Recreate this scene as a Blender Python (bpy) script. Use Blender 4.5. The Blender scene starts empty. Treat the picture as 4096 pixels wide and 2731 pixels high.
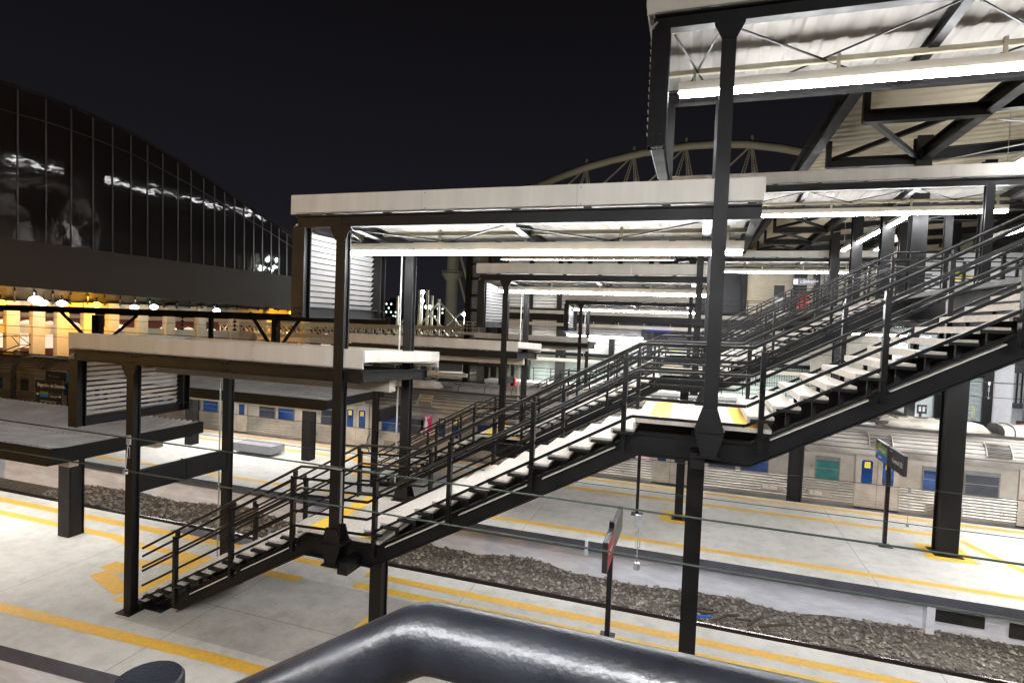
import bpy, math, random
from mathutils import Vector, Matrix
random.seed(7)
R = math.radians
sc = bpy.context.scene
COL = sc.collection

# ------------------------------------------------------------------ camera
F_PX, CX, CY, HC = 2245.33, 2048.0, 1365.5, 6.3        # focal length / principal point (pixels of a 4096 wide frame), eye height
YAW, PIT, ROL = 0.314091788, -0.036015173, 0.0384885165
fwd = Vector((-math.sin(YAW)*math.cos(PIT), math.cos(YAW)*math.cos(PIT), math.sin(PIT)))
r0 = Vector((math.cos(YAW), math.sin(YAW), 0)); u0 = r0.cross(fwd)
rgt = math.cos(ROL)*r0 + math.sin(ROL)*u0
upv = -math.sin(ROL)*r0 + math.cos(ROL)*u0
EYE = Vector((0, 0, HC))
cam_d = bpy.data.cameras.new('camera'); cam = bpy.data.objects.new('camera', cam_d); COL.objects.link(cam)
m = Matrix((rgt, upv, -fwd)).transposed().to_4x4(); m.translation = EYE
cam.matrix_world = m
cam_d.sensor_fit = 'HORIZONTAL'; cam_d.sensor_width = 36.0; cam_d.lens = 36.0*F_PX/4096.0
cam_d.clip_start = 0.05; cam_d.clip_end = 2000
sc.camera = cam
# ------------------------------------------------------------------ night sky
w = bpy.data.worlds.new('World'); sc.world = w; w.use_nodes = True
nt = w.node_tree; nt.nodes.clear()
wo = nt.nodes.new('ShaderNodeOutputWorld'); add = nt.nodes.new('ShaderNodeAddShader')
sky = nt.nodes.new('ShaderNodeTexSky'); sky.sky_type = 'NISHITA'; sky.sun_disc = False
sky.sun_elevation = R(-12); sky.sun_rotation = R(200)
b1 = nt.nodes.new('ShaderNodeBackground'); b1.inputs[1].default_value = 0.05
nt.links.new(sky.outputs[0], b1.inputs[0])
b2 = nt.nodes.new('ShaderNodeBackground'); b2.inputs[1].default_value = 1.0
tc = nt.nodes.new('ShaderNodeTexCoord'); sp = nt.nodes.new('ShaderNodeSeparateXYZ'); rp = nt.nodes.new('ShaderNodeValToRGB')
nt.links.new(tc.outputs['Generated'], sp.inputs[0]); nt.links.new(sp.outputs['Z'], rp.inputs[0])
rp.color_ramp.elements[0].position = 0.0; rp.color_ramp.elements[0].color = (0.0070, 0.0067, 0.0094, 1)
rp.color_ramp.elements[1].position = 0.55; rp.color_ramp.elements[1].color = (0.0019, 0.0016, 0.0019, 1)
nt.links.new(rp.outputs[0], b2.inputs[0])
nt.links.new(b1.outputs[0], add.inputs[0]); nt.links.new(b2.outputs[0], add.inputs[1]); nt.links.new(add.outputs[0], wo.inputs[0])
# ------------------------------------------------------------------ exposure and renderer
vs = sc.view_settings; vs.view_transform = 'Standard'; vs.look = 'None'; vs.exposure = 0.93; vs.gamma = 1.0
sc.cycles.use_denoising = True
sc.cycles.max_bounces = 8; sc.cycles.glossy_bounces = 3; sc.cycles.diffuse_bounces = 5
sc.cycles.transparent_max_bounces = 8; sc.cycles.transmission_bounces = 4
sc.cycles.caustics_reflective = False; sc.cycles.caustics_refractive = False
sc.cycles.sample_clamp_indirect = 8.0

TUBE = 62.0      # radiance of the fluorescent tubes

# ------------------------------------------------------------------ pixel -> place (pixels of the 4096 wide photograph)
def ray(px, py): return rgt*((px-CX)/F_PX) - upv*((py-CY)/F_PX) + fwd
def ony(px, py, Y): d = ray(px, py); return EYE + d*(Y/d.y)
def onz(px, py, Z): d = ray(px, py); return EYE + d*((Z-HC)/d.z)
def onpl(px, py, P, n): d = ray(px, py); return EYE + d*((P-EYE).dot(n)/d.dot(n))

# ------------------------------------------------------------------ materials
MATS = {}
def mat(name, col, rough=.5, metal=0., var=.0, vscale=3., bump=0., bscale=20., col2=None, emit=0., spec=.5, coat=0., coords='Object', stretch=None, rvar=0.):
    if name in MATS: return MATS[name]
    mt = bpy.data.materials.new(name); mt.use_nodes = True; n = mt.node_tree; b = n.nodes['Principled BSDF']
    b.inputs['Base Color'].default_value = (*col, 1); b.inputs['Roughness'].default_value = rough
    b.inputs['Metallic'].default_value = metal; b.inputs['Specular IOR Level'].default_value = spec
    if coat: b.inputs['Coat Weight'].default_value = coat; b.inputs['Coat Roughness'].default_value = .12
    if emit: b.inputs['Emission Color'].default_value = (*col, 1); b.inputs['Emission Strength'].default_value = emit
    if var or bump or rvar:
        t = n.nodes.new('ShaderNodeTexCoord'); src = t.outputs[coords]
        if stretch:
            mp = n.nodes.new('ShaderNodeMapping'); mp.inputs['Scale'].default_value = stretch
            n.links.new(src, mp.inputs[0]); src = mp.outputs[0]
    if var or rvar:
        no = n.nodes.new('ShaderNodeTexNoise'); no.inputs['Scale'].default_value = vscale; no.inputs['Detail'].default_value = 6; no.inputs['Roughness'].default_value = .62
        n.links.new(src, no.inputs['Vector'])
    if var:
        ra = n.nodes.new('ShaderNodeValToRGB'); c2 = col2 or tuple(c*(1-var) for c in col); c1 = tuple(min(1, c*(1+var*.35)) for c in col)
        ra.color_ramp.elements[0].position = .33; ra.color_ramp.elements[0].color = (*c2, 1)
        ra.color_ramp.elements[1].position = .66; ra.color_ramp.elements[1].color = (*c1, 1)
        n.links.new(no.outputs['Fac'], ra.inputs[0]); n.links.new(ra.outputs[0], b.inputs['Base Color'])
    if rvar:
        mr = n.nodes.new('ShaderNodeMapRange'); mr.inputs[1].default_value = .3; mr.inputs[2].default_value = .7
        mr.inputs[3].default_value = max(.02, rough-rvar); mr.inputs[4].default_value = min(1, rough+rvar)
        n.links.new(no.outputs['Fac'], mr.inputs[0]); n.links.new(mr.outputs[0], b.inputs['Roughness'])
    if bump:
        nb = n.nodes.new('ShaderNodeTexNoise'); nb.inputs['Scale'].default_value = bscale; nb.inputs['Detail'].default_value = 4
        bp = n.nodes.new('ShaderNodeBump'); bp.inputs['Strength'].default_value = bump; bp.inputs['Distance'].default_value = .02
        n.links.new(src, nb.inputs['Vector']); n.links.new(nb.outputs['Fac'], bp.inputs['Height']); n.links.new(bp.outputs[0], b.inputs['Normal'])
    MATS[name] = mt; return mt

def concrete(name, base, dark, jx, jy, rough=.62):
    """cast concrete: blotches, fine grain, saw-cut joints every jx / jy metres"""
    mt = bpy.data.materials.new(name); mt.use_nodes = True; n = mt.node_tree; L = n.links.new; b = n.nodes['Principled BSDF']
    b.inputs['Roughness'].default_value = rough
    t = n.nodes.new('ShaderNodeTexCoord')
    def noise(s, d=6, r=.6):
        o = n.nodes.new('ShaderNodeTexNoise'); o.inputs['Scale'].default_value = s; o.inputs['Detail'].default_value = d; o.inputs['Roughness'].default_value = r
        L(t.outputs['Object'], o.inputs['Vector']); return o.outputs['Fac']
    def ramp(f, p0, c0, p1, c1):
        o = n.nodes.new('ShaderNodeValToRGB'); o.color_ramp.elements[0].position = p0; o.color_ramp.elements[0].color = (*c0, 1)
        o.color_ramp.elements[1].position = p1; o.color_ramp.elements[1].color = (*c1, 1); L(f, o.inputs[0]); return o.outputs[0]
    def mul(a, c, f=1.):
        o = n.nodes.new('ShaderNodeMix'); o.data_type = 'RGBA'; o.blend_type = 'MULTIPLY'; o.inputs[0].default_value = f
        L(a, o.inputs[6]); L(c, o.inputs[7]); return o.outputs[2]
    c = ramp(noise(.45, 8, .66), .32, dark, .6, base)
    c = mul(c, ramp(noise(2.6, 8, .7), .3, (.72, .71, .69), .55, (1, 1, 1)), .75)
    c = mul(c, ramp(noise(38, 3), .3, (.86, .85, .84), .62, (1, 1, 1)), .7)
    vo = n.nodes.new('ShaderNodeTexVoronoi'); vo.inputs['Scale'].default_value = 3.1; L(t.outputs['Object'], vo.inputs['Vector'])
    c = mul(c, ramp(vo.outputs['Distance'], .018, (.35, .33, .3), .05, (1, 1, 1)), .8)
    sx = n.nodes.new('ShaderNodeSeparateXYZ'); L(t.outputs['Object'], sx.inputs[0])
    for ax, sz in (('X', jx), ('Y', jy)):
        if not sz: continue
        pm = n.nodes.new('ShaderNodeMath'); pm.operation = 'PINGPONG'; pm.inputs[1].default_value = sz/2; L(sx.outputs[ax], pm.inputs[0])
        c = mul(c, ramp(pm.outputs[0], .004, (.42, .4, .38), .011, (1, 1, 1)))
    L(c, b.inputs['Base Color'])
    bp = n.nodes.new('ShaderNodeBump'); bp.inputs['Strength'].default_value = .12; bp.inputs['Distance'].default_value = .01; L(noise(55, 4), bp.inputs['Height']); L(bp.outputs[0], b.inputs['Normal'])
    MATS[name] = mt; return mt

STEEL = mat('charcoal_steel_paint', (.0050, .0046, .0048), .5, var=.35, vscale=2.2, bump=.05, bscale=60, rvar=.1, spec=.32)
STEEL2 = mat('black_rail_paint', (.0055, .005, .0052), .32, var=.3, vscale=4, rvar=.08, spec=.4)
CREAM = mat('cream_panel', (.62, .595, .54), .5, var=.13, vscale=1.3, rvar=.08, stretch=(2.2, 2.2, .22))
SHEETW = mat('white_roof_sheet', (.34, .325, .30), .8, var=.06, vscale=.8, stretch=(1, .15, 1), spec=.2)
SHEETB = mat('cream_roof_sheet', (.60, .53, .39), .75, var=.08, vscale=1.0, spec=.2)
SHEETG = mat('grey_roof_sheet', (.74, .73, .74), .5, metal=.0, var=.25, vscale=1.3)
LOUV = mat('louvre_white', (.72, .72, .72), .4, var=.06)
TERR = mat('terrazzo_tread', (.54, .495, .44), .6, var=.25, vscale=22, bump=.05, bscale=80)
CONC = concrete('platform_concrete', (.68, .66, .615), (.56, .54, .495), 4.7, 0)
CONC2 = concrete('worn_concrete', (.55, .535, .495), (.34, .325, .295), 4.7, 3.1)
YELL = mat('yellow_floor_paint', (.84, .45, .015), .55, var=.30, vscale=11, col2=(.66, .43, .12))
YELT = mat('yellow_tactile', (.85, .53, .05), .5, var=.12, vscale=9, bump=.3, bscale=30)
EDGE = mat('grey_edge_paint', (.105, .105, .125), .55, var=.25, vscale=3)
WALLW = mat('whitewashed_wall', (.84, .85, .90), .7, var=.25, vscale=1.8, bump=.15, bscale=14, stretch=(.5, 1, 2.2), col2=(.66, .65, .68))
DIRT = mat('track_dirt', (.18, .155, .125), .9, var=.6, vscale=13, bump=1.0, bscale=26, col2=(.045, .037, .03))
STONE = mat('ballast_stone', (.40, .355, .30), .85, var=.6, vscale=6, col2=(.08, .068, .058))
RAIL = mat('rusty_rail', (.075, .048, .038), .45, metal=.5, var=.4, vscale=6)
RAILT = mat('rail_running_top', (.35, .33, .31), .22, metal=1.)
SLEEP = mat('timber_sleeper', (.085, .062, .046), .9, var=.5, vscale=6)
INOX = mat('stainless_side', (.50, .46, .41), .36, metal=.8, var=.28, vscale=1.2, rvar=.1, bump=.04, bscale=3)
INOXR = mat('stainless_roof', (.36, .33, .29), .5, metal=.45, var=.4, vscale=1.5, stretch=(.4, 1, 1), col2=(.15, .13, .115), rvar=.1)
DOORM = mat('stainless_door', (.52, .47, .41), .4, metal=.7, var=.3, vscale=2, col2=(.36, .31, .26), rvar=.1)
GLBLU = mat('blue_tinted_pane', (.010, .045, .17), .08, var=.6, vscale=1.9, col2=(.008, .018, .04), stretch=(.6, .6, 2.2))
GLGRN = mat('green_tinted_pane', (.015, .14, .12), .1, var=.5, vscale=2, col2=(.01, .05, .06))
GLDRK = mat('dark_pane', (.03, .036, .05), .08, var=.5, vscale=2)
FRAME = mat('window_frame', (.20, .195, .19), .4, metal=.6, var=.2)
RUBBER = mat('black_rubber', (.02, .019, .02), .7, var=.3)
ROOFEQ = mat('roof_equipment', (.055, .05, .046), .7, var=.5, vscale=3)
ACW = mat('white_air_unit', (.56, .53, .46), .5, var=.35, vscale=1.6, col2=(.34, .29, .22), stretch=(1, 1, 3))
RUST = mat('rusty_steel', (.16, .055, .03), .7, var=.5, vscale=8, col2=(.05, .03, .025))
PINK = mat('pink_poster', (.70, .035, .17), .5, var=.12, vscale=4)
WHITE = mat('white_print', (.78, .78, .78), .5)
PALEPINK = mat('pale_pink_print', (.78, .45, .52), .5)
YSTK = mat('yellow_sticker', (.85, .62, .02), .5)
BLACK = mat('black_print', (.012, .012, .012), .5)
SIGNB = mat('sign_charcoal', (.028, .027, .032), .35, var=.15)
SIGNG = mat('sign_green', (.20, .33, .03), .4)
SIGNBL = mat('sign_blue', (.015, .16, .62), .4)
SIGNR = mat('sign_red', (.42, .035, .035), .45, var=.1)
RED = mat('red_cabinet_paint', (.70, .03, .02), .4, var=.12)
BENCH = mat('grey_bench_concrete', (.25, .25, .27), .7, var=.15, vscale=6)
PIPEW = mat('white_conduit', (.40, .40, .37), .5, var=.15, vscale=4)
PIPEY = mat('cream_conduit', (.50, .46, .33), .5, var=.2, vscale=3)
WIRE = mat('verdigris_wire', (.045, .06, .048), .6, metal=.3, var=.2)
WIRED = mat('dark_wire', (.03, .03, .03), .6)
GALV = mat('galvanised_steel', (.45, .46, .47), .4, metal=.7, var=.2, vscale=8)
HOUS = mat('lamp_housing', (.62, .57, .48), .4, var=.08)
TUBES = mat('soft_fluorescent_tube', (.97, .98, 1.0), .5, emit=TUBE*.27)
TUBEP = mat('deck_fluorescent_tube', (.97, .98, 1.0), .5, emit=TUBE*1.35)
TUBEX = mat('bright_fluorescent_tube', (.97, .98, 1.0), .5, emit=TUBE*2.0)
TUBEM = mat('fluorescent_tube', (.97, .98, 1.0), .5, emit=TUBE)
HANDR = mat('worn_black_handrail', (.007, .0075, .010), .36, var=.5, vscale=14, bump=.07, bscale=190, rvar=.08, spec=.36)
GLASSD = None
BEIGEW = mat('beige_cladding', (.55, .49, .37), .5, var=.1)
WHITEC = mat('white_cladding', (.68, .67, .63), .5, var=.1)
BRICKW = mat('white_painted_brick', (.72, .72, .74), .6, var=.1, vscale=5, bump=.2, bscale=12)
GREENW = mat('pale_green_wall', (.42, .50, .44), .6, var=.15)
BEIGEC = mat('beige_concrete', (.46, .43, .36), .7, var=.2)
GREYC = mat('grey_render', (.26, .26, .26), .7, var=.2)
YPIPE = mat('yellow_barrier_paint', (.75, .60, .03), .4, var=.1)
BLUEP = mat('blue_panel', (.01, .03, .35), .4)

# ------------------------------------------------------------------ mesh builder
class MB:
    def __init__(s): s.v = []; s.f = []; s.mi = []; s.sm = []; s.cur = 0
    def add(s, vs_, fs, smooth=False):
        o = len(s.v); s.v += [tuple(p) for p in vs_]
        for f in fs: s.f.append(tuple(i+o for i in f)); s.mi.append(s.cur); s.sm.append(smooth)
        return s
    def box(s, x0, x1, y0, y1, z0, z1):
        p = [(x, y, z) for z in (z0, z1) for y in (y0, y1) for x in (x0, x1)]
        return s.add(p, [(0, 2, 3, 1), (4, 5, 7, 6), (0, 1, 5, 4), (2, 6, 7, 3), (0, 4, 6, 2), (1, 3, 7, 5)])
    def bar(s, p, q, w, h, up=(0, 0, 1), off=(0, 0)):
        p = Vector(p); q = Vector(q); d = (q-p).normalized(); up = Vector(up)
        if abs(d.dot(up)) > .99: up = Vector((0, 1, 0))
        a = d.cross(up).normalized(); b = a.cross(d).normalized()
        o = a*off[0]+b*off[1]
        v_ = [e+o+a*(sx*w/2)+b*(sz*h/2) for e in (p, q) for sz in (-1, 1) for sx in (-1, 1)]
        return s.add(v_, [(0, 1, 3, 2), (4, 6, 7, 5), (0, 4, 5, 1), (2, 3, 7, 6), (0, 2, 6, 4), (1, 5, 7, 3)])
    def ibeam(s, p, q, w, h, t=.02, up=(0, 0, 1)):
        s.bar(p, q, w, t, up, (0, h/2-t/2)); s.bar(p, q, w, t, up, (0, -h/2+t/2)); s.bar(p, q, t*.8, h-2*t, up); return s
    def tube(s, pts, r, n=8, caps=True):
        pts = [Vector(p) for p in pts]; rings = []; o0 = len(s.v)
        prev = None
        for i, p in enumerate(pts):
            d = ((pts[min(i+1, len(pts)-1)]-p).normalized() + (p-pts[max(i-1, 0)]).normalized()).normalized()
            if prev is None:
                up = Vector((0, 0, 1)) if abs(d.z) < .95 else Vector((0, 1, 0)); a = d.cross(up).normalized()
            else: a = (prev - d*prev.dot(d)).normalized()
            prev = a; b = a.cross(d)
            rr = r[i] if isinstance(r, (list, tuple)) else r
            rings.append([p + (a*math.cos(2*math.pi*k/n)+b*math.sin(2*math.pi*k/n))*rr for k in range(n)])
        vs_ = [x for rg in rings for x in rg]
        fs = [(i*n+k, i*n+(k+1) % n, (i+1)*n+(k+1) % n, (i+1)*n+k) for i in range(len(pts)-1) for k in range(n)]
        s.add(vs_, fs, True)
        if caps: s.add(rings[0], [tuple(range(n))[::-1]]); s.add(rings[-1], [tuple(range(n))])
        return s
    def prism(s, poly, d):
        """extrude polygon (list of 3-D points) along vector d"""
        d = Vector(d); n = len(poly); a = [Vector(p) for p in poly]; b = [p+d for p in a]
        s.add(a+b, [tuple(range(n))[::-1], tuple(range(n, 2*n))]+[(i, (i+1) % n, n+(i+1) % n, n+i) for i in range(n)]); return s
    def quad(s, *p): return s.add(p, [tuple(range(len(p)))])
    def sweep(s, prof, a, b, axis='x', smooth=False):
        """profile of (u,z) pairs swept along x (u=y) or y (u=x) from a to b"""
        k = len(prof)
        if axis == 'x': v_ = [(a, u, z) for u, z in prof]+[(b, u, z) for u, z in prof]
        else: v_ = [(u, a, z) for u, z in prof]+[(u, b, z) for u, z in prof]
        return s.add(v_, [(i, i+1, k+i+1, k+i) for i in range(k-1)], smooth)
    def build(s, name, mats, parent=None, label=None):
        if not isinstance(mats, (list, tuple)): mats = [mats]
        o = Vector(ORIG.get(parent.name, (0, 0, 0))) if parent else Vector((0, 0, 0))
        me = bpy.data.meshes.new(name); me.from_pydata([tuple(Vector(p)-o) for p in s.v], [], s.f)
        for mt in mats: me.materials.append(mt)
        me.polygons.foreach_set('material_index', s.mi); me.polygons.foreach_set('use_smooth', s.sm); me.update()
        ob = bpy.data.objects.new(name, me); COL.objects.link(ob)
        if parent: ob.parent = parent; ORIG[ob.name] = o
        if label: ob['label'] = label
        return ob
ORIG = {}
def tag(o, label, cat, group=None):
    o['label'] = label; o['category'] = cat
    if group: o['group'] = group
    return o
def thing(name, label, cat, loc, group=None):
    o = bpy.data.objects.new(name, None); o.location = loc; o.empty_display_size = .3; COL.objects.link(o); ORIG[o.name] = tuple(loc)
    return tag(o, label, cat, group)
def struct(mb, name, mats, parent=None):
    o = mb.build(name, mats, parent); o['kind'] = 'structure'; return o
def dup(root, off, label, rot=None):
    c = root.copy(); COL.objects.link(c); c.location = Vector(root.location)+Vector(off); c['label'] = label
    def rec(a, b):
        for ch in list(a.children):
            d = ch.copy(); COL.objects.link(d); d.parent = b; rec(ch, d)
    rec(root, c); return c
def text(txt, size, pos, xdir, zdir, m_, parent, name='lettering', align='LEFT'):
    cu = bpy.data.curves.new('txt', 'FONT'); cu.body = txt; cu.size = size; cu.extrude = .002; cu.align_x = align; cu.resolution_u = 3
    tmp = bpy.data.objects.new('txt', cu); COL.objects.link(tmp); bpy.context.view_layer.update()
    me = bpy.data.meshes.new_from_object(tmp.evaluated_get(bpy.context.evaluated_depsgraph_get()))
    bpy.data.objects.remove(tmp); bpy.data.curves.remove(cu)
    X = Vector(xdir).normalized(); Z = Vector(zdir).normalized(); Y = Z.cross(X)   # text plane X,Z ; normal = X x Z
    o = Vector(ORIG.get(parent.name, (0, 0, 0))); P = Vector(pos)-o; N = X.cross(Z)
    for v in me.vertices: c = v.co.copy(); v.co = P + X*c.x + Z*c.y + N*c.z
    me.name = name; me.materials.clear(); me.materials.append(m_)
    ob = bpy.data.objects.new(name, me); COL.objects.link(ob); ob.parent = parent; ORIG[ob.name] = tuple(o); return ob

def bolts(mb, c, n, s=.08, r=.014):
    """2x2 bolt heads round c on a face with normal n (axis aligned)"""
    c = Vector(c); n = Vector(n); a = Vector((0, 0, 1)); b = n.cross(a)
    for i in (-1, 1):
        for j in (-1, 1): p = c+a*(i*s/2)+b*(j*s/2); mb.tube([p, p+n*.02], r, 6)
# ================================================================== GROUND, TRACKS, PLATFORMS
XL, XR = -75.0, 30.0
g = MB(); g.quad((-700, -60, -1.42), (500, -60, -1.42), (500, 900, -1.42), (-700, 900, -1.42)); struct(g, 'ground', DIRT)

def platform(y0, y1, near_wall=True, flare=0.):
    p = MB(); p.cur = 0
    xs = [XL, -24, -18, -14, -11, -8, XR]; fl = [flare*7, flare*2.2, flare*1.45, flare*.85, flare*.5, flare*.15, 0] if flare else [0]*7
    for i in range(6):
        p.quad((xs[i], y0-fl[i], 0), (xs[i+1], y0-fl[i+1], 0), (xs[i+1], y1, 0), (xs[i], y1, 0))
    o = struct(p, 'platform', [CONC])
    e = MB()
    for i in range(6):   # projecting grey lip along the near edge
        a, b = y0-fl[i], y0-fl[i+1]
        e.add([(xs[i], a, -.003), (xs[i+1], b, -.003), (xs[i+1], b, -.28), (xs[i], a, -.28), (xs[i], a+.25, -.28), (xs[i+1], b+.25, -.28)], [(0, 3, 2, 1), (3, 4, 5, 2)])
    e.quad((XL, y1, -.003), (XR, y1, -.003), (XR, y1, -.28), (XL, y1, -.28)); e.quad((XL, y1, -.28), (XR, y1, -.28), (XR, y1-.25, -.28), (XL, y1-.25, -.28))
    struct(e, 'platform_edge', EDGE, o)
    wl = MB()
    for i in range(6):
        a, b = y0-fl[i]+.25, y0-fl[i+1]+.25
        wl.quad((xs[i], a, -.28), (xs[i+1], b, -.28), (xs[i+1], b, -1.45), (xs[i], a, -1.45))
    wl.quad((XL, y1-.25, -.28), (XR, y1-.25, -.28), (XR, y1-.25, -1.45), (XL, y1-.25, -1.45))
    struct(wl, 'platform_wall', WALLW, o)
    return o, xs, fl
P1, xs1, fl1 = platform(7.02, 12.40, flare=.42)
P2, _, _ = platform(16.10, 23.0)
P3, _, _ = platform(31.4, 37.8)
def line(parent, pts, wd, z=.004, m_=YELL, name='yellow_line'):
    """painted strip along polyline of (x,y)"""
    mb = MB()
    for (a, b), (c, d) in zip(pts[:-1], pts[1:]):
        dx, dy = c-a, d-b; L = math.hypot(dx, dy); nx, ny = -dy/L*wd/2, dx/L*wd/2
        mb.quad((a-nx, b-ny, z), (c-nx, d-ny, z), (c+nx, d+ny, z), (a+nx, b+ny, z)); z += .0006
    return struct(mb, name, m_, parent)
line(P1, [(x, 7.92-f*.92) for x, f in zip(xs1, fl1)], .27)
line(P1, [(XL, 11.86), (-9.1, 11.86)], .26); line(P1, [(-7.35, 11.80), (XR, 11.80)], .25)
line(P1, [(-9.1, 11.86), (-8.15, 11.86)], .26, .0045)
line(P1, [(XL, 11.12), (-14.8, 11.12), (-14.1, 10.95), (-11.9, 10.95)], .25); line(P1, [(-11.9, 10.95), (-8.6, 10.95)], .27, .006)
line(P1, [(-7.3, 11.24), (XR, 11.24)], .25, m_=YELT)
line(P1, [(-13.15, 9.75), (-11.7, 10.9)], .36, .008); line(P1, [(-13.0, 9.6), (-12.95, 10.0)], .75, .009); line(P1, [(-13.1, 9.45), (-11.7, 9.0)], .38, .010)
line(P1, [(-11.42, 8.65), (-11.42, 10.72)], .36, .012, YELT); line(P1, [(-12.0, 10.80), (-11.2, 10.80)], .3, .013)
mb = MB(); mb.quad((-13.9, 11.99, .0045), (-11.4, 11.99, .0045), (-11.0, 12.39, .0045), (-13.6, 12.39, .0045)); struct(mb, 'dark_patch', EDGE, P1)
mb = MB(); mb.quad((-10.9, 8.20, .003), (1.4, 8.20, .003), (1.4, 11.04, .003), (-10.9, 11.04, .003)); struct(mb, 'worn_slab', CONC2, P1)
line(P2, [(XL, 16.82), (XR, 16.82)], .26); line(P2, [(XL, 22.62), (XR, 22.62)], .26); line(P2, [(XL, 21.55), (7.6, 21.1)], .26)
line(P2, [(7.6, 21.1), (8.15, 20.9), (9.0, 18.4), (9.6, 17.6)], .26, .0065); line(P2, [(-14.3, 21.5), (-12.6, 20.2)], .34, .007); line(P2, [(-12.7, 19.2), (-11.5, 19.2)], .32, .007)
line(P3, [(XL, 32.1), (XR, 32.1)], .26)
def square(parent, cx, cy, s):
    mb = MB(); i = .19; z = .012
    mb.quad((cx-s, cy-s, z), (cx+s, cy-s, z), (cx+s, cy-i, z), (cx-s, cy-i, z)); mb.quad((cx-s, cy+i, z), (cx+s, cy+i, z), (cx+s, cy+s, z), (cx-s, cy+s, z))
    mb.quad((cx-s, cy-i, z), (cx-i, cy-i, z), (cx-i, cy+i, z), (cx-s, cy+i, z)); mb.quad((cx+i, cy-i, z), (cx+s, cy-i, z), (cx+s, cy+i, z), (cx+i, cy+i, z))
    struct(mb, 'yellow_square', YELT, parent)
square(P1, -5.72, 9.65, .52); square(P2, -.25, 19.3, .55); square(P2, 7.25, 19.42, .62); square(P1, .12, 9.65, .5); square(P2, -5.9, 19.3, .5)

# openings and ribs in the second platform's wall
wd = MB()
for x0, x1, z0, z1 in ((-2.2, -1.98, -.62, -.36), (5.95, 7.0, -.70, -.42), (7.5, 10.3, -.80, -.45)):
    wd.box(x0, x1, 16.30, 16.345, z0, z1)
wd.build('drain_opening', mat('opening_dark', (.03, .026, .022), .9, var=.5, vscale=4), P2)
wr = MB(); wr.box(5.74, 5.92, 16.12, 16.35, -1.45, -.29); wr.box(-2.75, -2.66, 16.08, 16.14, -.42, .02); wr.build('wall_rib', WALLW, P2)

# ballast: uneven beds of dirt plus loose stones
def hgt(x, y, y0, y1, seed, amp):
    from mathutils import noise as N
    t = (y-y0)/(y1-y0)
    h = N.noise((x*.55+seed, y*.8, 0))*.5 + N.noise((x*1.7+seed, y*1.9, 3))*.22 + N.noise((x*5, y*5, seed))*.10
    bank = max(0, (t-.72)/.28)**1.1
    return -1.12 + amp*h*(.3+.45*bank) + bank*(.10+.20*N.noise((x*.38+seed*2, 1.5, 0)))
def bed(y0, y1, x0, x1, seed, amp, nst, rails, name):
    mb = MB(); nx = int((x1-x0)/.16); ny = int((y1-y0)/.16); vs_ = []
    for j in range(ny+1):
        for i in range(nx+1):
            x = x0+(x1-x0)*i/nx; y = y0+(y1-y0)*j/ny; vs_.append((x, y, hgt(x, y, y0, y1, seed, amp)))
    mb.add(vs_, [(j*(nx+1)+i, j*(nx+1)+i+1, (j+1)*(nx+1)+i+1, (j+1)*(nx+1)+i) for j in range(ny) for i in range(nx)], True)
    o = struct(mb, 'track_bed', DIRT)
    st = MB(); rnd = random.Random(seed)
    for _ in range(nst):
        x = rnd.uniform(x0, x1); y = rnd.uniform(y0, y1)
        if any(abs(y-r) < .09 for r in rails): continue
        r = rnd.choice((.022, .03, .038, .05, .065, .085)); z = hgt(x, y, y0, y1, seed, amp)+r*.35
        a = rnd.uniform(0, 3); p = [(1, 0, 0), (-.5, .8, .1), (-.5, -.8, -.1), (.1, .1, .8), (.2, -.1, -.8)]
        q = [(x+r*(u*math.cos(a)-v*math.sin(a))*rnd.uniform(.7, 1.4), y+r*(u*math.sin(a)+v*math.cos(a))*rnd.uniform(.7, 1.4), z+r*k*rnd.uniform(.6, 1)) for u, v, k in p]
        st.add(q, [(0, 1, 3), (1, 2, 3), (2, 0, 3), (1, 0, 4), (2, 1, 4), (0, 2, 4)])
    s_ = st.build(name, STONE); s_['kind'] = 'stuff'; tag(s_, 'loose grey brown ballast stones on the track bed', 'ballast')
bed(12.15, 16.34, -24, 14, 3, .33, 14000, (12.78, 14.38), 'ballast_stones')
bed(1.2, 7.2, -20, -2, 11, .25, 2500, (4.2, 5.8), 'ballast_stones')
bed(22.75, 31.6, -60, 20, 17, .2, 0, (), '')
tr_i = 0
for nm, (ya, yb), (xa, xb) in (('track between the two nearest platforms', (12.78, 14.38), (-60, 26)), ('track in front of the nearest platform', (4.2, 5.8), (-40, 10)), ('track under the silver train', (23.85, 25.45), (-60, 26)), ('track behind the silver train', (28.0, 29.6), (-60, 26))):
    t = thing('railway_track', 'rusty brown rails of the ' + nm, 'railway track', ((xa+xb)/2, (ya+yb)/2, -1.1), 'railway tracks')
    for y in (ya, yb):
        r = MB(); r.box(xa, xb, y-.07, y+.07, -1.06, -1.035); r.box(xa, xb, y-.012, y+.012, -1.035, -.93); r.box(xa, xb, y-.035, y+.035, -.93, -.90)
        r.cur = 1; r.box(xa, xb, y-.03, y+.03, -.90, -.897); r.build('rail', [RAIL, RAILT], t)
    s_ = MB(); x = max(xa, -22)
    while x < min(xb, 16): s_.box(x, x+.22, ya-.5, yb+.5, -1.2, -1.062+random.uniform(-.02, .004)); x += .62
    s_.build('sleepers', SLEEP, t)
mb = MB(); rw = random.Random(5)
for i in range(9): x = -.3+i*.27; a_ = rw.uniform(-.25, .25); mb.bar((x, 15.05+a_, -1.0), (x+rw.uniform(.3, .7), 15.1+rw.uniform(-.1, .25), -.95+rw.uniform(-.03, .05)), .07, .035)
tag(mb.build('driftwood', SLEEP), 'broken brown timber pieces lying on the ballast by the wall', 'timber')
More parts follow.
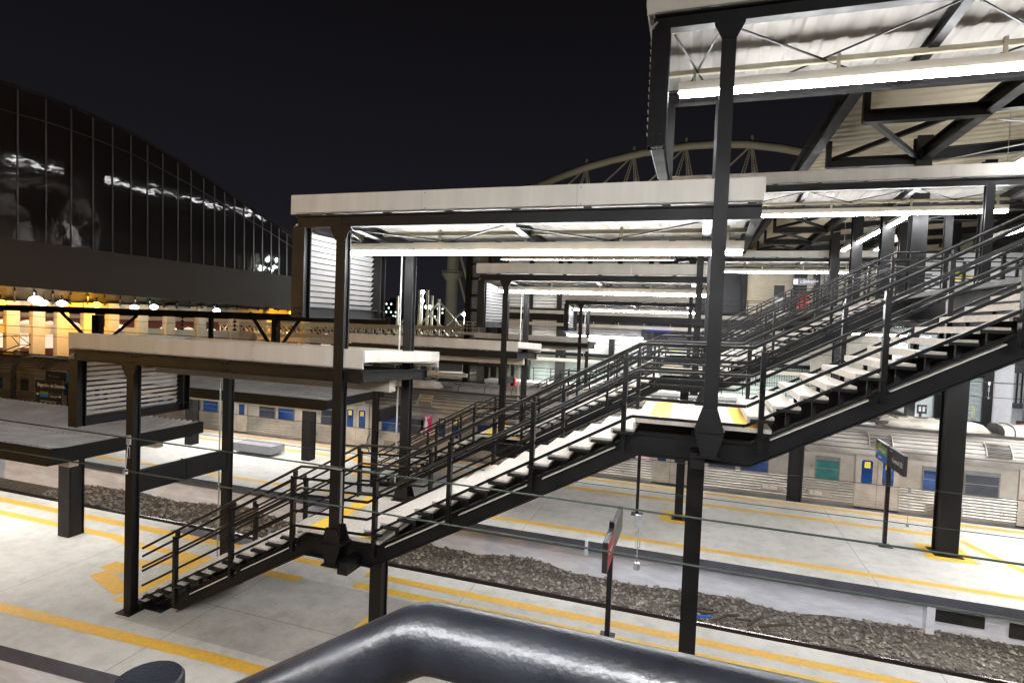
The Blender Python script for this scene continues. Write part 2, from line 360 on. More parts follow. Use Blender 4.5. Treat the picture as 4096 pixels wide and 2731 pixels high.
mb = MB(); mb.bar((.05, 14.75, -.98), (.75, 14.85, -.93), .08, .03); tag(mb.build('plastic_scrap', mat('blue_plastic', (.01, .12, .5), .4)), 'bright blue plastic scrap lying between the rails and wall', 'litter')

# ================================================================== CANOPIES
YN, YF = 8.49, 10.95
STEP = [0]
def lamp(label, x0, x1, y, z, hang=.25, tray=True, trough=False, tm=None):
    t = thing('strip_light', label, 'strip light', ((x0+x1)/2, y, z), 'fluorescent strip lights')
    h = MB(); h.box(x0, x1, y-.05, y+.05, z+.05, z+.2)
    if trough: h.box(x0, x1, y-.11, y-.09, z-.03, z+.2); h.box(x0, x1, y+.09, y+.11, z-.03, z+.2); h.box(x0, x1, y-.09, y+.09, z+.2, z+.21); h.box(x0-.012, x0, y-.11, y+.11, z-.035, z+.21); h.box(x1, x1+.012, y-.11, y+.11, z-.035, z+.21)
    h.build('housing', HOUS, t)
    e = MB(); e.box(x0+.03, x1-.03, y-.056, y+.056, z-.02, z+.05); e.build('tube', tm or TUBEM, t)
    b = MB(); k = max(2, int((x1-x0)/1.8))
    for i in range(k+1):
        x = x0+.25+(x1-x0-.5)*i/k; b.box(x-.025, x+.025, y-.02, y+.02, z+.2, z+.2+hang)
    if tray: b.box(x0-.4, x1+.05, y+.03, y+.11, z+.2+hang*.6, z+.2+hang*.6+.07)
    b.build('hanger', PIPEY, t); return t
def sheet(mb, x0, x1, y0, y1, z0, z1, pitch=.25, amp=.035):
    """trapezoidal sheet with ribs along y, from z0 at y0 to z1 at y1"""
    x = x0; prof = []
    while x < x1:
        for u, h in ((0, 0), (.45, 0), (.58, 1), (.87, 1)): prof.append((min(x+u*pitch, x1), h*amp))
        x += pitch
    prof.append((x1, 0)); k = len(prof)
    mb.add([(u, y0, z0+h) for u, h in prof]+[(u, y1, z1+h) for u, h in prof], [(i, i+1, k+i+1, k+i) for i in range(k-1)])
def column(mb, x, y, z0, z1, s=.19):
    mb.ibeam((x, y, z0), (x, y, z1), s, s*.9, .03, up=(0, 1, 0)); mb.box(x-s*.36, x+s*.36, y-s*.3, y+s*.3, z0, z1)
def bracket(mb, x, y, z, s):
    """tapered cradle under a column; s=+1 near side, -1 far side"""
    hexa = [(-.19, .02), (-.10, .30), (.10, .30), (.19, .02), (.19, -.06), (.10, -.36), (-.10, -.36), (-.19, -.06)]
    for dy in (-.16, .12): mb.prism([(x+a, y+dy*s, z+b) for a, b in hexa], (0, .025*s, 0))
    mb.box(x-.2, x+.2, y-.2, y+.2, z-.02, z+.015); mb.box(x-.012, x+.012, y-.15, y+.13, z-.36, z-.02); mb.box(x-.16, x+.16, y-.2, y+.2, z-.38, z-.355)
def canopy(label, x0, x1, zb, zt, cols, base_n, base_f, lou_bot, mids, drop=.15, gus=True):
    """steel canopy: beams, fascia boards, sheet roof, louvred end, columns.  cols: x of columns"""
    t = thing('canopy', label, 'canopy', ((x0+x1)/2, 9.7, base_n), 'stepped stair canopies')
    y0, y1 = YN-.02, YF+.52
    bb, bt = zb-.24, zb-.03                                  # near main beam
    for nm, y, dz in (('front_beam', YN, 0), ('rear_beam', YF, -drop)):
        b = MB(); b.ibeam((x0+.12, y, (bb+bt)/2+dz), (x1-.02, y, (bb+bt)/2+dz), .16, bt-bb, .022)
        b.box(x0+.12, x1-.02, y-.05, y+.05, bt+.035+dz, zb+.02+dz)
        x = x0+.8
        while x < x1: b.box(x-.06, x+.06, y-.04, y+.04, bt+dz, bt+.035+dz); x += 1.15
        for cx in list(cols)+list(mids): bolts(b, (cx, y-.01, (bb+bt)/2+dz), (0, -1, 0), .11)
        b.build(nm, STEEL, t)
    for cx in [x0+.16]+list(cols)+list(mids)+[x1-.08]:
        b = MB(); b.ibeam((cx, YN+.02, zb-.12), (cx, YF, zb-.12-drop), .13, .2, .018); b.build('cross_beam', STEEL, t)
    ws = MB(); sheet(ws, x0+.06, x1-.04, y0+.03, y1-.03, zb+.12, zb+.08-drop, .36, .022); ws.build('roof_sheet', SHEETW, t)
    f = MB(); w_ = (x1-x0)/3
    for i in range(3): f.box(x0+w_*i+.004, x0+w_*(i+1)-.004, y0-.03, y0-.002, zb, zt)
    f.cur = 1
    for i in (1, 2):
        for zz in (zb+.04, zt-.05): f.tube([(x0+w_*i+.06, y0-.03, zz), (x0+w_*i+.06, y0-.036, zz)], .009, 6)
    f.build('front_fascia', [CREAM, STEEL], t)
    f = MB(); f.box(x0, x1, y1-.02, y1, zb-drop, zt-drop); f.build('rear_fascia', CREAM, t)
    for xx, nm in ((x0, 'end_fascia'), (x1, 'end_fascia')):
        f = MB(); f.prism([(xx-.012, y0-.002, zb+.13), (xx-.012, y1, zb-drop+.13), (xx-.012, y1, zt-drop), (xx-.012, y0-.002, zt-.004)], (.024, 0, 0)); f.build(nm, CREAM, t)
    # louvred end hanging from x0
    px = x0+.22; fr = MB()
    fr.ibeam((px, YN, lou_bot), (px, YN, bb), .26, .2, .02, up=(0, 1, 0)); fr.box(px-.08, px+.08, YN-.05, YN+.05, lou_bot, bb); fr.ibeam((px, YF+.15, lou_bot), (px, YF+.15, bb-drop), .22, .2, .02, up=(0, 1, 0))
    fr.ibeam((px, YN+.1, lou_bot+.1), (px, YF+.28, lou_bot+.1), .16, .2, .02); bolts(fr, (px, YN-.1, lou_bot+.12), (0, -1, 0), .1)
    bolts(fr, (px+.02, YF+.2, lou_bot+.1), (1, 0, 0), .08); fr.build('end_frame', STEEL, t)
    lv = MB(); z = lou_bot+.2
    while z < bb+.08:
        lv.prism([(px-.15, YN-.06, z), (px-.07, YN-.06, z+.072), (px-.06, YN-.06, z+.072), (px-.14, YN-.06, z-.008)], (0, YF-YN+.12, 0)); z += .108
    lv.build('louvre_panel', LOUV, t)
    for cx in cols:
        c = MB(); column(c, cx, YN, base_n, bb); c.prism([(cx-.2, YN-.09, bb), (cx+.2, YN-.09, bb), (cx+.2, YN-.09, bb-.05), (cx+.1, YN-.09, bb-.24), (cx-.1, YN-.09, bb-.24), (cx-.2, YN-.09, bb-.05)], (0, -.02, 0))
        for s in (-1, 1): c.tube([(cx+s*.15, YN-.11, bb-.06), (cx+s*.15, YN-.13, bb-.06)], .016, 6)
        if base_n > .5: bracket(c, cx, YN, base_n, 1)
        if base_n < .5: c.box(cx-.19, cx+.19, YN-.19, YN+.19, 0, .022)
        c.build('column', STEEL, t)
        c = MB(); column(c, cx, YF, base_f, bb-drop)
        if base_f > .5: bracket(c, cx, YF, base_f, -1)
        c.build('column', STEEL, t)
        if base_n < 3:
            p = MB(); p.tube([(cx-.19, YF-.06, base_f), (cx-.19, YF-.06, bb-drop)], .02, 8); p.build('conduit', PIPEW, t)
    rd = MB(); xsx = [x0+.3]+sorted(list(cols)+list(mids))+[x1-.1]
    for a, b in zip(xsx[:-1], xsx[1:]):
        if b-a > .8: rd.bar((a+.1, YN+.1, bb-.02), (b-.1, YF-.1, bb-.02-drop), .022, .022); rd.bar((b-.1, YN+.1, bb+.005), (a+.1, YF-.1, bb+.005-drop), .022, .022)
    rd.build('brace_rod', STEEL, t)
    return t
L1Z, L2Z, L3Z = 2.30, 4.90, 7.50
CAN = {}
CAN['A'] = canopy('lowest cream edged canopy over the foot of the nearest staircase', -12.68, -5.44, 5.36, 5.70, [-10.84], 0, 0, 3.70, [-8.51, -6.0])
CAN['B'] = canopy('middle cream edged canopy with louvred end above the nearest staircase', -7.03, .82, 8.07, 8.41, [-5.93], 2.24, 2.30, 6.22, [-2.9, .1])
CAN['C'] = canopy('highest dark steel canopy cut by the top of the photo', -.88, 10.2, 10.80, 11.14, [.26], 4.86, 4.90, 8.90, [3.1, 5.8, 8.4])
for q in ('A',):
    c = MB(); c.bar((-10.84, YN+.1, 2.69), (-10.84, YF-.1, 2.65), .16, .44); c.bar((-10.84, 9.7, 2.69), (-10.84, 9.72, 2.69), .18, .44)
    c.build('tie_beam', STEEL, CAN['A'])
c = MB(); column(c, 7.40, YN, 7.5, 10.6); c.build('column', STEEL, CAN['C']); c = MB(); column(c, 7.40, YF, 7.5, 10.45); c.build('column', STEEL, CAN['C'])
LAMPS = {}
LAMPS['A'] = lamp('fluorescent strip light under the lowest canopy of the nearest staircase', -11.6, -5.6, 9.72, 4.86, .1, True, True, TUBES)
LAMPS['B'] = lamp('long glowing strip light under the middle canopy of the nearest staircase', -6.62, .68, 9.72, 7.52)
LAMPS['C'] = lamp('thick glowing strip light at the upper right under the highest canopy', -.45, 8.35, 9.72, 10.10)
# ================================================================== STAIRCASE
def staircase(label):
    t = thing('staircase', label, 'staircase', (-11.0, 9.75, 0), 'open tread steel staircases')
    YA, YB = 8.68, 10.82
    fl = [(-11.0, -6.90, 0, L1Z, 13), (-5.45, -.80, L1Z, L2Z, 15), (.80, 5.45, L2Z, L3Z, 15)]
    lands = [(-6.90, -5.45, L1Z), (-.80, .80, L2Z)]
    def noz(x):
        for xa, xb, za, zb, n in fl:
            if xa <= x <= xb: return za+(zb-za)*(x-xa)/(xb-xa)
        for xa, xb, z in lands:
            if xa <= x <= xb: return z
        return 0 if x < -11 else L3Z
    for xa, xb, za, zb, n in fl:
        dx = (xb-xa)/(n-1); dz = (zb-za)/n
        for i in range(n-1):
            x = xa+dx*i; z = za+dz*(i+1); tr = MB(); y0, y1 = YA+random.uniform(-.006, .006), YB
            tr.box(x-.03, x+dx*.99, y0, y1, z-.035, z); tr.box(x-.03, x+.012, y0, y1, z-.09, z-.035); tr.build('tread', TERR, t)
    for xa, xb, z in lands:
        l_ = MB(); l_.box(xa, xb+.30, YA, YB, z-.06, z); l_.box(xa-.03, xa+.012, YA, YB, z-.13, z-.06); lo = l_.build('landing', TERR, t)
        for a in (xa+.18, xb-.18):
            s_ = MB(); s_.box(a, a+.30, YA+.02, YB-.02, z, z+.006); s_.build('tactile_strip', YELT, lo)
    # stringers follow the pitch, flat under the landings
    pts = [(-10.95, -.36)]+[(-6.85, L1Z-.40), (-5.40, L1Z-.40), (-.75, L2Z-.42), (.85, L2Z-.42), (5.5, L3Z-.42), (6.2, L3Z-.42)]
    for y in (8.90, 10.42):
        s_ = MB()
        def poly(dt, db, hw): s_.prism([(p, y-hw, z+dt) for p, z in pts]+[(p, y-hw, z-db) for p, z in reversed(pts)], (0, 2*hw, 0))
        poly(.155, .155, .012); poly(.18, -.156, .085); poly(-.156, .18, .085)
        for xa, xb, za, zb, n in fl:
            dx = (xb-xa)/(n-1); dz = (zb-za)/n
            for i in range(n-1):
                x = xa+dx*i; z = za+dz*(i+1); s_.box(x+.01, x+dx*.94, y-.30 if y < 9.5 else y-.05, y+.05 if y < 9.5 else y+.3, z-.075, z-.038); s_.box(x+dx*.5, x+dx*.5+.05, y-.03, y+.03, z-.30, z-.07)
        s_.box(-10.98, -10.2, y-.25, y+.25, 0, .02); s_.build('stringer', STEEL, t)
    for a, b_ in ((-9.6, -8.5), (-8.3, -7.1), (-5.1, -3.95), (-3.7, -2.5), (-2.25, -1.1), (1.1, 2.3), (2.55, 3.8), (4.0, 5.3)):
        e_ = MB(); e_.bar((a, 8.86, noz(a)-.33), (b_, 8.86, noz(b_)-.33), .16, .018); e_.build('lit_flange_strip', CREAM, t)  # cream strips added to stand for light caught on the stringer's top flange
    for x, z in ((-9.3, .45), (-6.0, 1.72), (-2.3, 3.62), (-1.7, 3.98), (2.9, 5.5), (3.6, 5.95)): pl = MB(); pl.prism([(x-.15, 9.7, z-.06), (x+.28, 9.7, z+.10), (x+.1, 9.7, z-.12), (x-.1, 9.7, z-.2)], (0, .5, 0)); pl.build('soffit_plate', STEEL, t)
    for x, z in ((-5.72, L1Z-.60), (.12, L2Z-.62), ):
        c = MB(); c.ibeam((x, 9.65, 0), (x, 9.65, z), .26, .25, .03, up=(0, 1, 0)); c.box(x-.10, x+.10, 9.56, 9.74, 0, z); c.box(x-.22, x+.22, 9.43, 9.87, 0, .025); c.box(x-.24, x+.24, 8.9, 10.5, z, z+.02); c.bar((x, 8.4, z+.12), (x, 11.0, z+.12), .2, .22); c.build('support_column', STEEL, t)
    xk = [-10.75, -6.95, -5.40, -.85, .75, 5.4, 7.0]
    for y, s in ((YA-.02, 1), (YB+.04, -1)):
        rl = MB()
        for h in (.93, .62, .31, .03):
            pts2 = [(x, y, noz(x+.05)+h) for x in xk]
            for a, b in zip(pts2[:-1], pts2[1:]): rl.bar(a, b, .02, .045)
        ro = rl.build('railing', STEEL2, t)
        for h, r_ in ((1.13, .027), (.72, .024)):
            hb = MB(); hb.tube([(x, y+s*.09, noz(x+.02)+h) for x in (-10.85, -6.9, -5.35, -.78, .82, 5.45, 7.0)], r_, 8); hb.build('handrail', STEEL2, ro)
        for x in (-9.85, -8.43, -7.0, -5.25, -3.83, -2.40, -.97, .95, 2.42, 3.9, 5.35):
            z = noz(x); p_ = MB(); p_.box(x-.035, x+.035, y-.045, y+.045, z-.42 if -11 < x else z, z+1.02); p_.box(x-.02, x+.02, y, y+s*.09, z+.98, z+1.10); p_.build('post', STEEL2, ro)
    return t
def relamp(o, m_):
    for ch in o.children:
        if ch.name.startswith('tube'):
            ch.data = ch.data.copy(); ch.data.materials.clear(); ch.data.materials.append(m_)
ST1 = staircase('nearest open tread staircase climbing from the platform to upper right')
# copies on the second and third platform
D2, D3 = (-.2, 9.56, 0), (-.55, 24.5, 0)
ST2 = dup(ST1, D2, 'second open tread staircase parallel behind the nearest one'); ST3 = dup(ST1, D3, 'farthest open tread staircase beyond the silver train')
for ch in ST2.children:
    if ch.name.startswith('support_column'): ch.location.x -= .15
DZ = {'A': (-.08, -.2), 'B': (-.17, -.38), 'C': (-.22, -.55)}
for k, wds in (('A', 'lowest'), ('B', 'middle'), ('C', 'highest')):
    D2 = (-.2, 9.56, DZ[k][0]); D3 = (-.55, 24.5, DZ[k][1])
    dup(CAN[k], D2, wds+' cream edged canopy over the staircase on the second platform'); dup(CAN[k], D3, wds+' cream edged canopy over the farthest staircase beyond the train')
    dup(LAMPS[k], D2, 'strip light under the '+wds+' canopy of the second staircase'); dup(LAMPS[k], D3, 'strip light under the '+wds+' canopy of the farthest staircase')
    dup(CAN[k], (.3, -10.62, 0), wds+' canopy above the walkway where the viewer stands'); 
    relamp(dup(LAMPS[k], (.3, -10.62, 0), 'strip light under the '+wds+' canopy over the viewer'), TUBEX)

# foreground handrail of the viewer's own staircase
t = thing('stair_railing', 'glossy black handrail with a bend crossing the bottom foreground', 'railing', (-.25, .5, 4.9))
h = MB(); hz = 6.045
c0 = EYE+ray(1700, 2540)*.47; hz = c0.z; dl = Vector((-1, .03, -.62)).normalized(); dr = Vector((1, -.005, .0)).normalized()
path = [c0+dl*2.4, c0+dl*.5, c0+dl*.014]+[c0+dl*.014*(1-a)**2+dr*.014*a*a for a in (.4, .6)]+[c0+dr*.014, c0+dr*.5, c0+dr*2.5]
h.tube(path, .0278, 24); h.build('handrail', HANDR, t)
for p_ in ((-.56, .46), (-1.75, .50), (1.2, .56)):
    zc = (5.888 if p_[0] > -1 else 5.2) if p_[0] < 0 else 5.9
    q = MB(); q.tube([(p_[0], p_[1], 4.2), (p_[0], p_[1], zc-.004), (p_[0], p_[1], zc)], [.036, .036, .033], 24); q.build('post', HANDR, t)
# ================================================================== PLATFORM SHELTERS
def shelter(label, x0=-36.0):
    x1, y0, y1 = -13.6, 8.72, 12.82; zt, zb = 3.0, 2.68
    t = thing('platform_shelter', label, 'shelter', (-22, 10.77, 0), 'flat platform shelters')
    f = MB()
    for a, b, c, d in ((x0, x1, y0, y0+.08), (x0, x1, y1-.08, y1), (x0, x0+.08, y0+.081, y1-.081), (x1-.08, x1, y0+.081, y1-.081)): f.box(a, b, c, d, zb, zt)
    f.box(x0, x1-.3, y0+.1, y0+.2, zb-.10, zb); f.box(x0, x1-.3, y1-.2, y1-.1, zb-.10, zb); f.box(x1-.36, x1-.3, y0+.2, y1-.2, zb-.10, zb)
    f.build('fascia', STEEL, t)
    r_ = MB(); ym = 10.77; sheet(r_, x0+.09, x1-.09, y0+.09, ym-.03, zt-.02, zt-.27, .22, .055); sheet(r_, x0+.09, x1-.09, ym+.03, y1-.09, zt-.27, zt-.02, .22, .055); r_.box(x0+.09, x1-.09, ym-.05, ym+.05, zt-.285, zt-.272); r_.build('roof_sheet', SHEETG, t)
    for x in (-16.0, -22.5, -29.0):
        if x < x0: continue
        c = MB(); c.ibeam((x, 10.77, 0), (x, 10.77, zb), .42, .40, .025, up=(0, 1, 0)); c.box(x-.19, x+.19, 10.62, 10.92, 0, zb); c.build('post', STEEL, t)
        a = MB(); a.prism([(x-.08, y0+.2, zb), (x-.08, y1-.2, zb), (x-.08, y1-.2, zb-.12), (x-.08, 10.95, zb-.34), (x-.08, 10.6, zb-.34), (x-.08, y0+.2, zb-.12)], (.16, 0, 0)); a.build('cantilever_arm', STEEL, t)
    return t
SH1 = shelter('flat ribbed roof shelter on a single post row, nearest platform')
SHS = shelter('flat ribbed roof shelter standing on the second platform', -26.5); SHS.location = Vector(SHS.location)+Vector((.4, 9.42, 0)); SH3 = dup(SHS, (-.4, 24.3, 0), 'flat ribbed roof shelter beyond the silver train')
l1 = lamp('strip light hidden beneath the shelter on the nearest platform, track side', -33, -14.2, 11.9, 2.40, .1, False, True, TUBES)
l2 = lamp('strip light hidden beneath the shelter on the nearest platform, front side', -33, -14.2, 9.6, 2.40, .1, False, True, TUBES)
l1 = lamp('strip light beneath the second shelter in the middle', -25.5, -14.2, 11.0, 2.40, .1, False, True, TUBES); l1.location.y += 9.42; l1.location.x += .4
l2 = lamp('strip light hidden under the near half of the second shelter', -25.5, -14.2, 9.6, 2.40, .1, False, True, TUBES); l2.location.y += 9.42
dup(l1, (0, 1.1, 0), 'white strip light hanging below the second shelter near the train')
dup(l1, (-.8, 14.9, 0), 'strip light below the shelter beyond the train')

# ================================================================== TRAIN
CL = 21.2
GROOVE = mat('shaded_roof_groove', (.10, .09, .08), .7, var=.4, vscale=2)  # shade between the roof ribs, put into the colour
def car(label, name, flip_eq, x0, plate, winmat):
    """one stainless steel car, left end at x0"""
    t = thing('train_car', label, 'train car', (x0+CL/2, 24.65, -1.0), 'cars of the silver train')
    yn, yf = 23.22, 26.08; zs, ztop = 1.93, 2.92
    prof = []   # near side going up then over the roof
    z = .10
    while z < .82: prof += [(yn+.02, z), (yn+.02, z+.026), (yn-.012, z+.034), (yn-.034, z+.055), (yn-.034, z+.07), (yn-.012, z+.094)]; z += .102
    prof += [(yn+.005, .84), (yn, .86), (yn, zs-.03), (yn-.02, zs-.02), (yn-.02, zs)]
    roof = []
    N = 76
    for i in range(N+1):
        a = math.pi*i/N; r1 = (yf-yn)/2; yy = (yn+yf)/2-r1*math.copysign(abs(math.cos(a))**.78, math.cos(a)); zz = zs+(ztop-zs)*(math.sin(a)**.72)
        k = .016 if i % 4 in (1, 2) else 0
        roof.append((yy, zz+k))
    side2 = [(yf, zs), (yf, -.2)]
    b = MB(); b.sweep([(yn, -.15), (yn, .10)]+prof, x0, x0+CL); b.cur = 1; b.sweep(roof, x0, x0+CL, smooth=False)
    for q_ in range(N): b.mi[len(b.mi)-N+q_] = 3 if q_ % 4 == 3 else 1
    b.cur = 0; b.sweep(side2, x0, x0+CL)
    endp = [(yn, -.15), (yn, zs)]+[(y, z) for y, z in roof]+[(yf, -.15)]
    for x in (x0, x0+CL): b.add([(x, y, z) for y, z in endp], [tuple(range(len(endp)))])
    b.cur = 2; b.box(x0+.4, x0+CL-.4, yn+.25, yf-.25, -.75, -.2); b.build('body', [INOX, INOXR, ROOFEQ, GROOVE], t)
    def win(x, w_, mt, z0=.93, z1=1.74):
        fr = MB(); e = .035
        for a, c, d, g_ in ((x-e, x+w_+e, z0-e, z0), (x-e, x+w_+e, z1, z1+e), (x-e, x, z0, z1), (x+w_, x+w_+e, z0, z1)): fr.box(a, c, yn-.03, yn+.02, d, g_)
        fr.box(x, x+w_, yn-.022, yn+.01, (z0+z1)/2-.03, (z0+z1)/2-.005); fr.box(x, x+w_, yn-.024, yn+.01, z1-.12, z1)
        fo = fr.build('window', FRAME, t)
        p_ = MB(); p_.box(x, x+w_, yn-.012, yn-.006, z0, z1-.12); p_.build('pane', mt, fo)
    def door(x):
        d = MB(); w_ = 1.32; d.cur = 1
        d.box(x-.05, x, yn-.045, yn+.02, .06, 1.93); d.box(x+w_, x+w_+.05, yn-.045, yn+.02, .06, 1.93); d.box(x-.05, x+w_+.05, yn-.045, yn+.02, 1.93, 1.97)
        d.cur = 0; d.box(x, x+w_/2-.008, yn-.03, yn-.01, .06, 1.93); d.box(x+w_/2+.008, x+w_, yn-.03, yn-.01, .06, 1.93)
        d.cur = 2; d.box(x+w_/2-.008, x+w_/2+.008, yn-.026, yn-.01, .06, 1.93); d.box(x-.05, x+w_+.05, yn-.05, yn, .02, .06)
        do = d.build('door', [DOORM, INOX, RUBBER], t)
        for k in (0, 1):
            cx = x+w_*(.25+.5*k); hw, z0, z1, r_ = .175, .93, 1.78, .07
            pol = []
            for sx, sz, a0 in ((1, 1, 0), (-1, 1, 90), (-1, -1, 180), (1, -1, 270)):
                for a in (0, 30, 60, 90): ang = R(a0+a); pol.append((cx+sx*(hw-r_)+r_*math.cos(ang), (z1 if sz > 0 else z0)-sz*r_+r_*math.sin(ang)))
            pw = MB(); pw.prism([(cx+(u-cx)*1.12, yn-.034, (z0+z1)/2+(v-(z0+z1)/2)*1.05) for u, v in pol], (0, .004, 0)); po = pw.build('window_rim', GALV, do)
            pw = MB(); pw.prism([(u, yn-.039, v) for u, v in pol], (0, .005, 0)); pw.build('pane', winmat, po)
            sk = MB(); sk.box(cx-.09, cx+.09, yn-.045, yn-.040, 1.50, 1.72); sk.cur = 1
            sk.tube([(cx, yn-.046, 1.61), (cx, yn-.048, 1.61)], .055, 12); sk.cur = 2; sk.tube([(cx, yn-.049, 1.61), (cx, yn-.050, 1.61)], .04, 12); sk.cur = 1; sk.bar((cx-.03, yn-.052, 1.58), (cx+.03, yn-.052, 1.64), .004, .014, up=(0, 1, 0)); sk.build('sticker', [YSTK, BLACK, WHITE], do)
    for i in range(4):
        xd = x0+1.73+4.85*i; door(xd)
    win(x0+.42, .74, GLGRN if name == 'green' else GLDRK)
    for i in range(3):
        xd = x0+1.73+4.85*i+1.32
        win(xd+.75, .98, winmat if (i+len(name)) % 2 else GLBLU); win(xd+1.98, .95, GLDRK if i == 0 else winmat)
    win(x0+18.40, .94, GLDRK); win(x0+19.57, .93, GLBLU)
    for i in (1, 3) if name == 'middle' else ():
        xp = x0+1.73+4.85*i-.62 if i == 1 else x0+1.73+4.85*i-.58
        po = MB(); po.box(xp-.14, xp+.42, yn-.012, yn-.006, .92, 1.82); pp = po.build('poster', PINK, t, 'pink poster with a white walking figure stuck beside a door')
        c = xp+.14; fg = MB()
        fg.prism([(c+u*.13, yn-.018, 1.30+v*.25) for u, v in ((-.45, 1), (-.25, 1.2), (-.15, 1.35), (.2, 1.35), (.3, 1.15), (.55, .9), (.75, .3), (.55, .1), (.5, .55), (.4, .2), (.45, -.3), (.7, -1), (.35, -1), (.05, -.35), (-.25, -1), (-.55, -1), (-.3, -.3), (-.35, .2), (-.6, -.1), (-.75, .0), (-.6, .6))], (0, .004, 0)); fg.tube([(c+.0, yn-.018, 1.69), (c+.0, yn-.014, 1.69)], .055, 10)
        fg.box(c-.2, c+.2, yn-.016, yn-.013, 1.755, 1.785); fg.box(c-.17, c+.17, yn-.016, yn-.013, 1.72, 1.735); fg.build('figure_print', WHITE, pp)
        fb = MB(); fb.box(xp-.13, xp+.41, yn-.015, yn-.0125, .93, 1.12); fb.build('text_panel', PALEPINK, pp)
    for i in range(6):
        gx = x0+2.1+3.5*i; v_ = MB(); v_.cur = 0
        pr = roof[5:20]; 
        for k in range(len(pr)-1):
            (ya, za), (yb, zb_) = pr[k], pr[k+1]; v_.cur = 0; v_.add([(gx, ya-.035, za+.02), (gx+.72, ya-.035, za+.02), (gx+.72, yb-.035, zb_+.02), (gx, yb-.035, zb_+.02)], [(0, 1, 2, 3)])
            ym_, zm_ = (ya+yb)/2, (za+zb_)/2; v_.cur = 1; v_.bar((gx+.03, ym_-.05, zm_+.02), (gx+.69, ym_-.05, zm_+.02), .02, .014)
        v_.cur = 1
        for xx in (gx, gx+.72): v_.tube([(xx, y-.05, z+.03) for y, z in pr], .018, 6)
        v_.build('roof_vent', [RUBBER, INOX], t)
    gr = MB(); gx = x0+3.9
    gr.box(gx, gx+1.12, yn-.032, yn-.02, .14, .46); gr.cur = 1
    for k in range(6): gr.box(gx+.03, gx+1.09, yn-.045, yn-.032, .165+k*.05, .19+k*.05)
    for xx in (gx, gx+1.08): gr.box(xx, xx+.04, yn-.05, yn-.03, .14, .46)
    gr.build('side_grille', [RUBBER, INOX], t)
    if plate:
        for tx, xx in plate:
            p_ = MB(); p_.box(xx, xx+.78, yn-.04, yn-.028, .29, .48); pl_ = p_.build('number_plate', DOORM, t); text(tx, .17, (xx+.08, yn-.042, .33), (1, 0, 0), (0, 0, 1), WHITE, pl_)
    # roof ducting and gear
    e = MB(); e.box(x0+.3, x0+CL-.3, 23.95, 24.03, ztop-.17, ztop+.03); e.box(x0+.3, x0+CL-.3, 25.3, 25.38, ztop-.15, ztop+.03); e.box(x0+.3, x0+CL-.3, 24.03, 25.3, ztop-.04, ztop+.0); e.build('roof_walkway', ROOFEQ, t)
    for ax in ((2.65, 14.8) if flip_eq else (2.7,)):
        u = MB(); L_ = 3.5; ps = [(0, .2, .02), (.25, .42, .26), (.6, .56, .34), (L_-.6, .56, .34), (L_-.25, .42, .26), (L_, .2, .02)]; rings = []
        for dx, hw, hh in ps:
            rings.append([(x0+ax+dx, 24.66+hw*s_, ztop+.02+hh*k) for s_, k in ((-1, 0), (-1.05, .45), (-.85, .85), (-.4, 1), (.4, 1), (.85, .85), (1.05, .45), (1, 0))])
        u.add([p for rg in rings for p in rg], [(i*8+k, i*8+k+1, (i+1)*8+k+1, (i+1)*8+k) for i in range(5) for k in range(7)], True)
        uo = u.build('air_unit', ACW, t)
        fn = MB()
        for k in range(4): fn.tube([(x0+ax+.75+.65*k, 24.66, ztop+.36), (x0+ax+.75+.65*k, 24.66, ztop+.375)], .22, 16)
        fn.build('fan_grille', ROOFEQ, uo)
    for dx in ((6.4, 8.3),) if not flip_eq else ((7.0, 14.2), (18.7, 20.6)):
        d = MB(); pf = [(24.0, ztop), (24.02, ztop+.2), (24.2, ztop+.33), (24.65, ztop+.38), (25.1, ztop+.33), (25.3, ztop+.2), (25.3, ztop)]
        d.cur = 0; d.sweep(pf, x0+dx[0], x0+dx[1], smooth=True); d.cur = 1
        for xx in (x0+dx[0], x0+dx[1]): d.add([(xx, y, z) for y, z in pf], [tuple(range(7))])
        xx = x0+dx[0]+.3
        while xx < x0+dx[1]: d.tube([(xx, y-.01, z+.012) for y, z in pf], .02, 5); xx += 1.3
        d.build('roof_duct', [INOXR, ROOFEQ], t)
    return t
def pantograph(parent, x, s):
    z0 = 3.02; p = MB(); p.box(x-.7, x+.7, 24.25, 24.33, z0, z0+.1); p.box(x-.7, x+.7, 25.0, 25.08, z0, z0+.1); p.cur = 1
    for y in (24.35, 24.98):
        p.bar((x-.5*s, y, z0+.1), (x+1.0*s, y, z0+.55), .05, .05); p.bar((x+1.0*s, y, z0+.55), (x+.1*s, y+(.1 if y < 24.6 else -.1), z0+1.05), .035, .035)
        p.bar((x+.1*s-.18, y-.3, z0+1.05), (x+.1*s+.18, y-.3, z0+1.05), .03, .03)
    for dx in (-.16, .16): p.tube([(x+.1*s+dx, 23.9, z0+1.0), (x+.1*s+dx, 24.05, z0+1.1), (x+.1*s+dx, 25.28, z0+1.1), (x+.1*s+dx, 25.42, z0+1.0)], .022, 6)
    p.bar((x+1.0*s, 24.35, z0+.55), (x+1.0*s, 24.98, z0+.55), .04, .04); p.bar((x+1.0*s, 24.35, z0+.55), (x+.1*s, 24.9, z0+1.0), .02, .02)
    for xx in (-.6, .6):
        for y in (24.3, 25.0): p.tube([(x+xx, y, z0-.1), (x+xx, y, z0)], .06, 8)
    p.build('pantograph', [ROOFEQ, RUST], parent)
C4 = car('silver train car at far left end of the train, partly in shadow', 'far', False, -61.1, None, GLDRK)
C3 = car('silver train car behind the shelter on the second platform', 'midfar', False, -39.35, None, GLBLU)
C2 = car('silver train car with pink posters behind the staircase foot', 'middle', True, -17.63, [('ER-706', 17.63-17.63+2.66)], GLBLU)
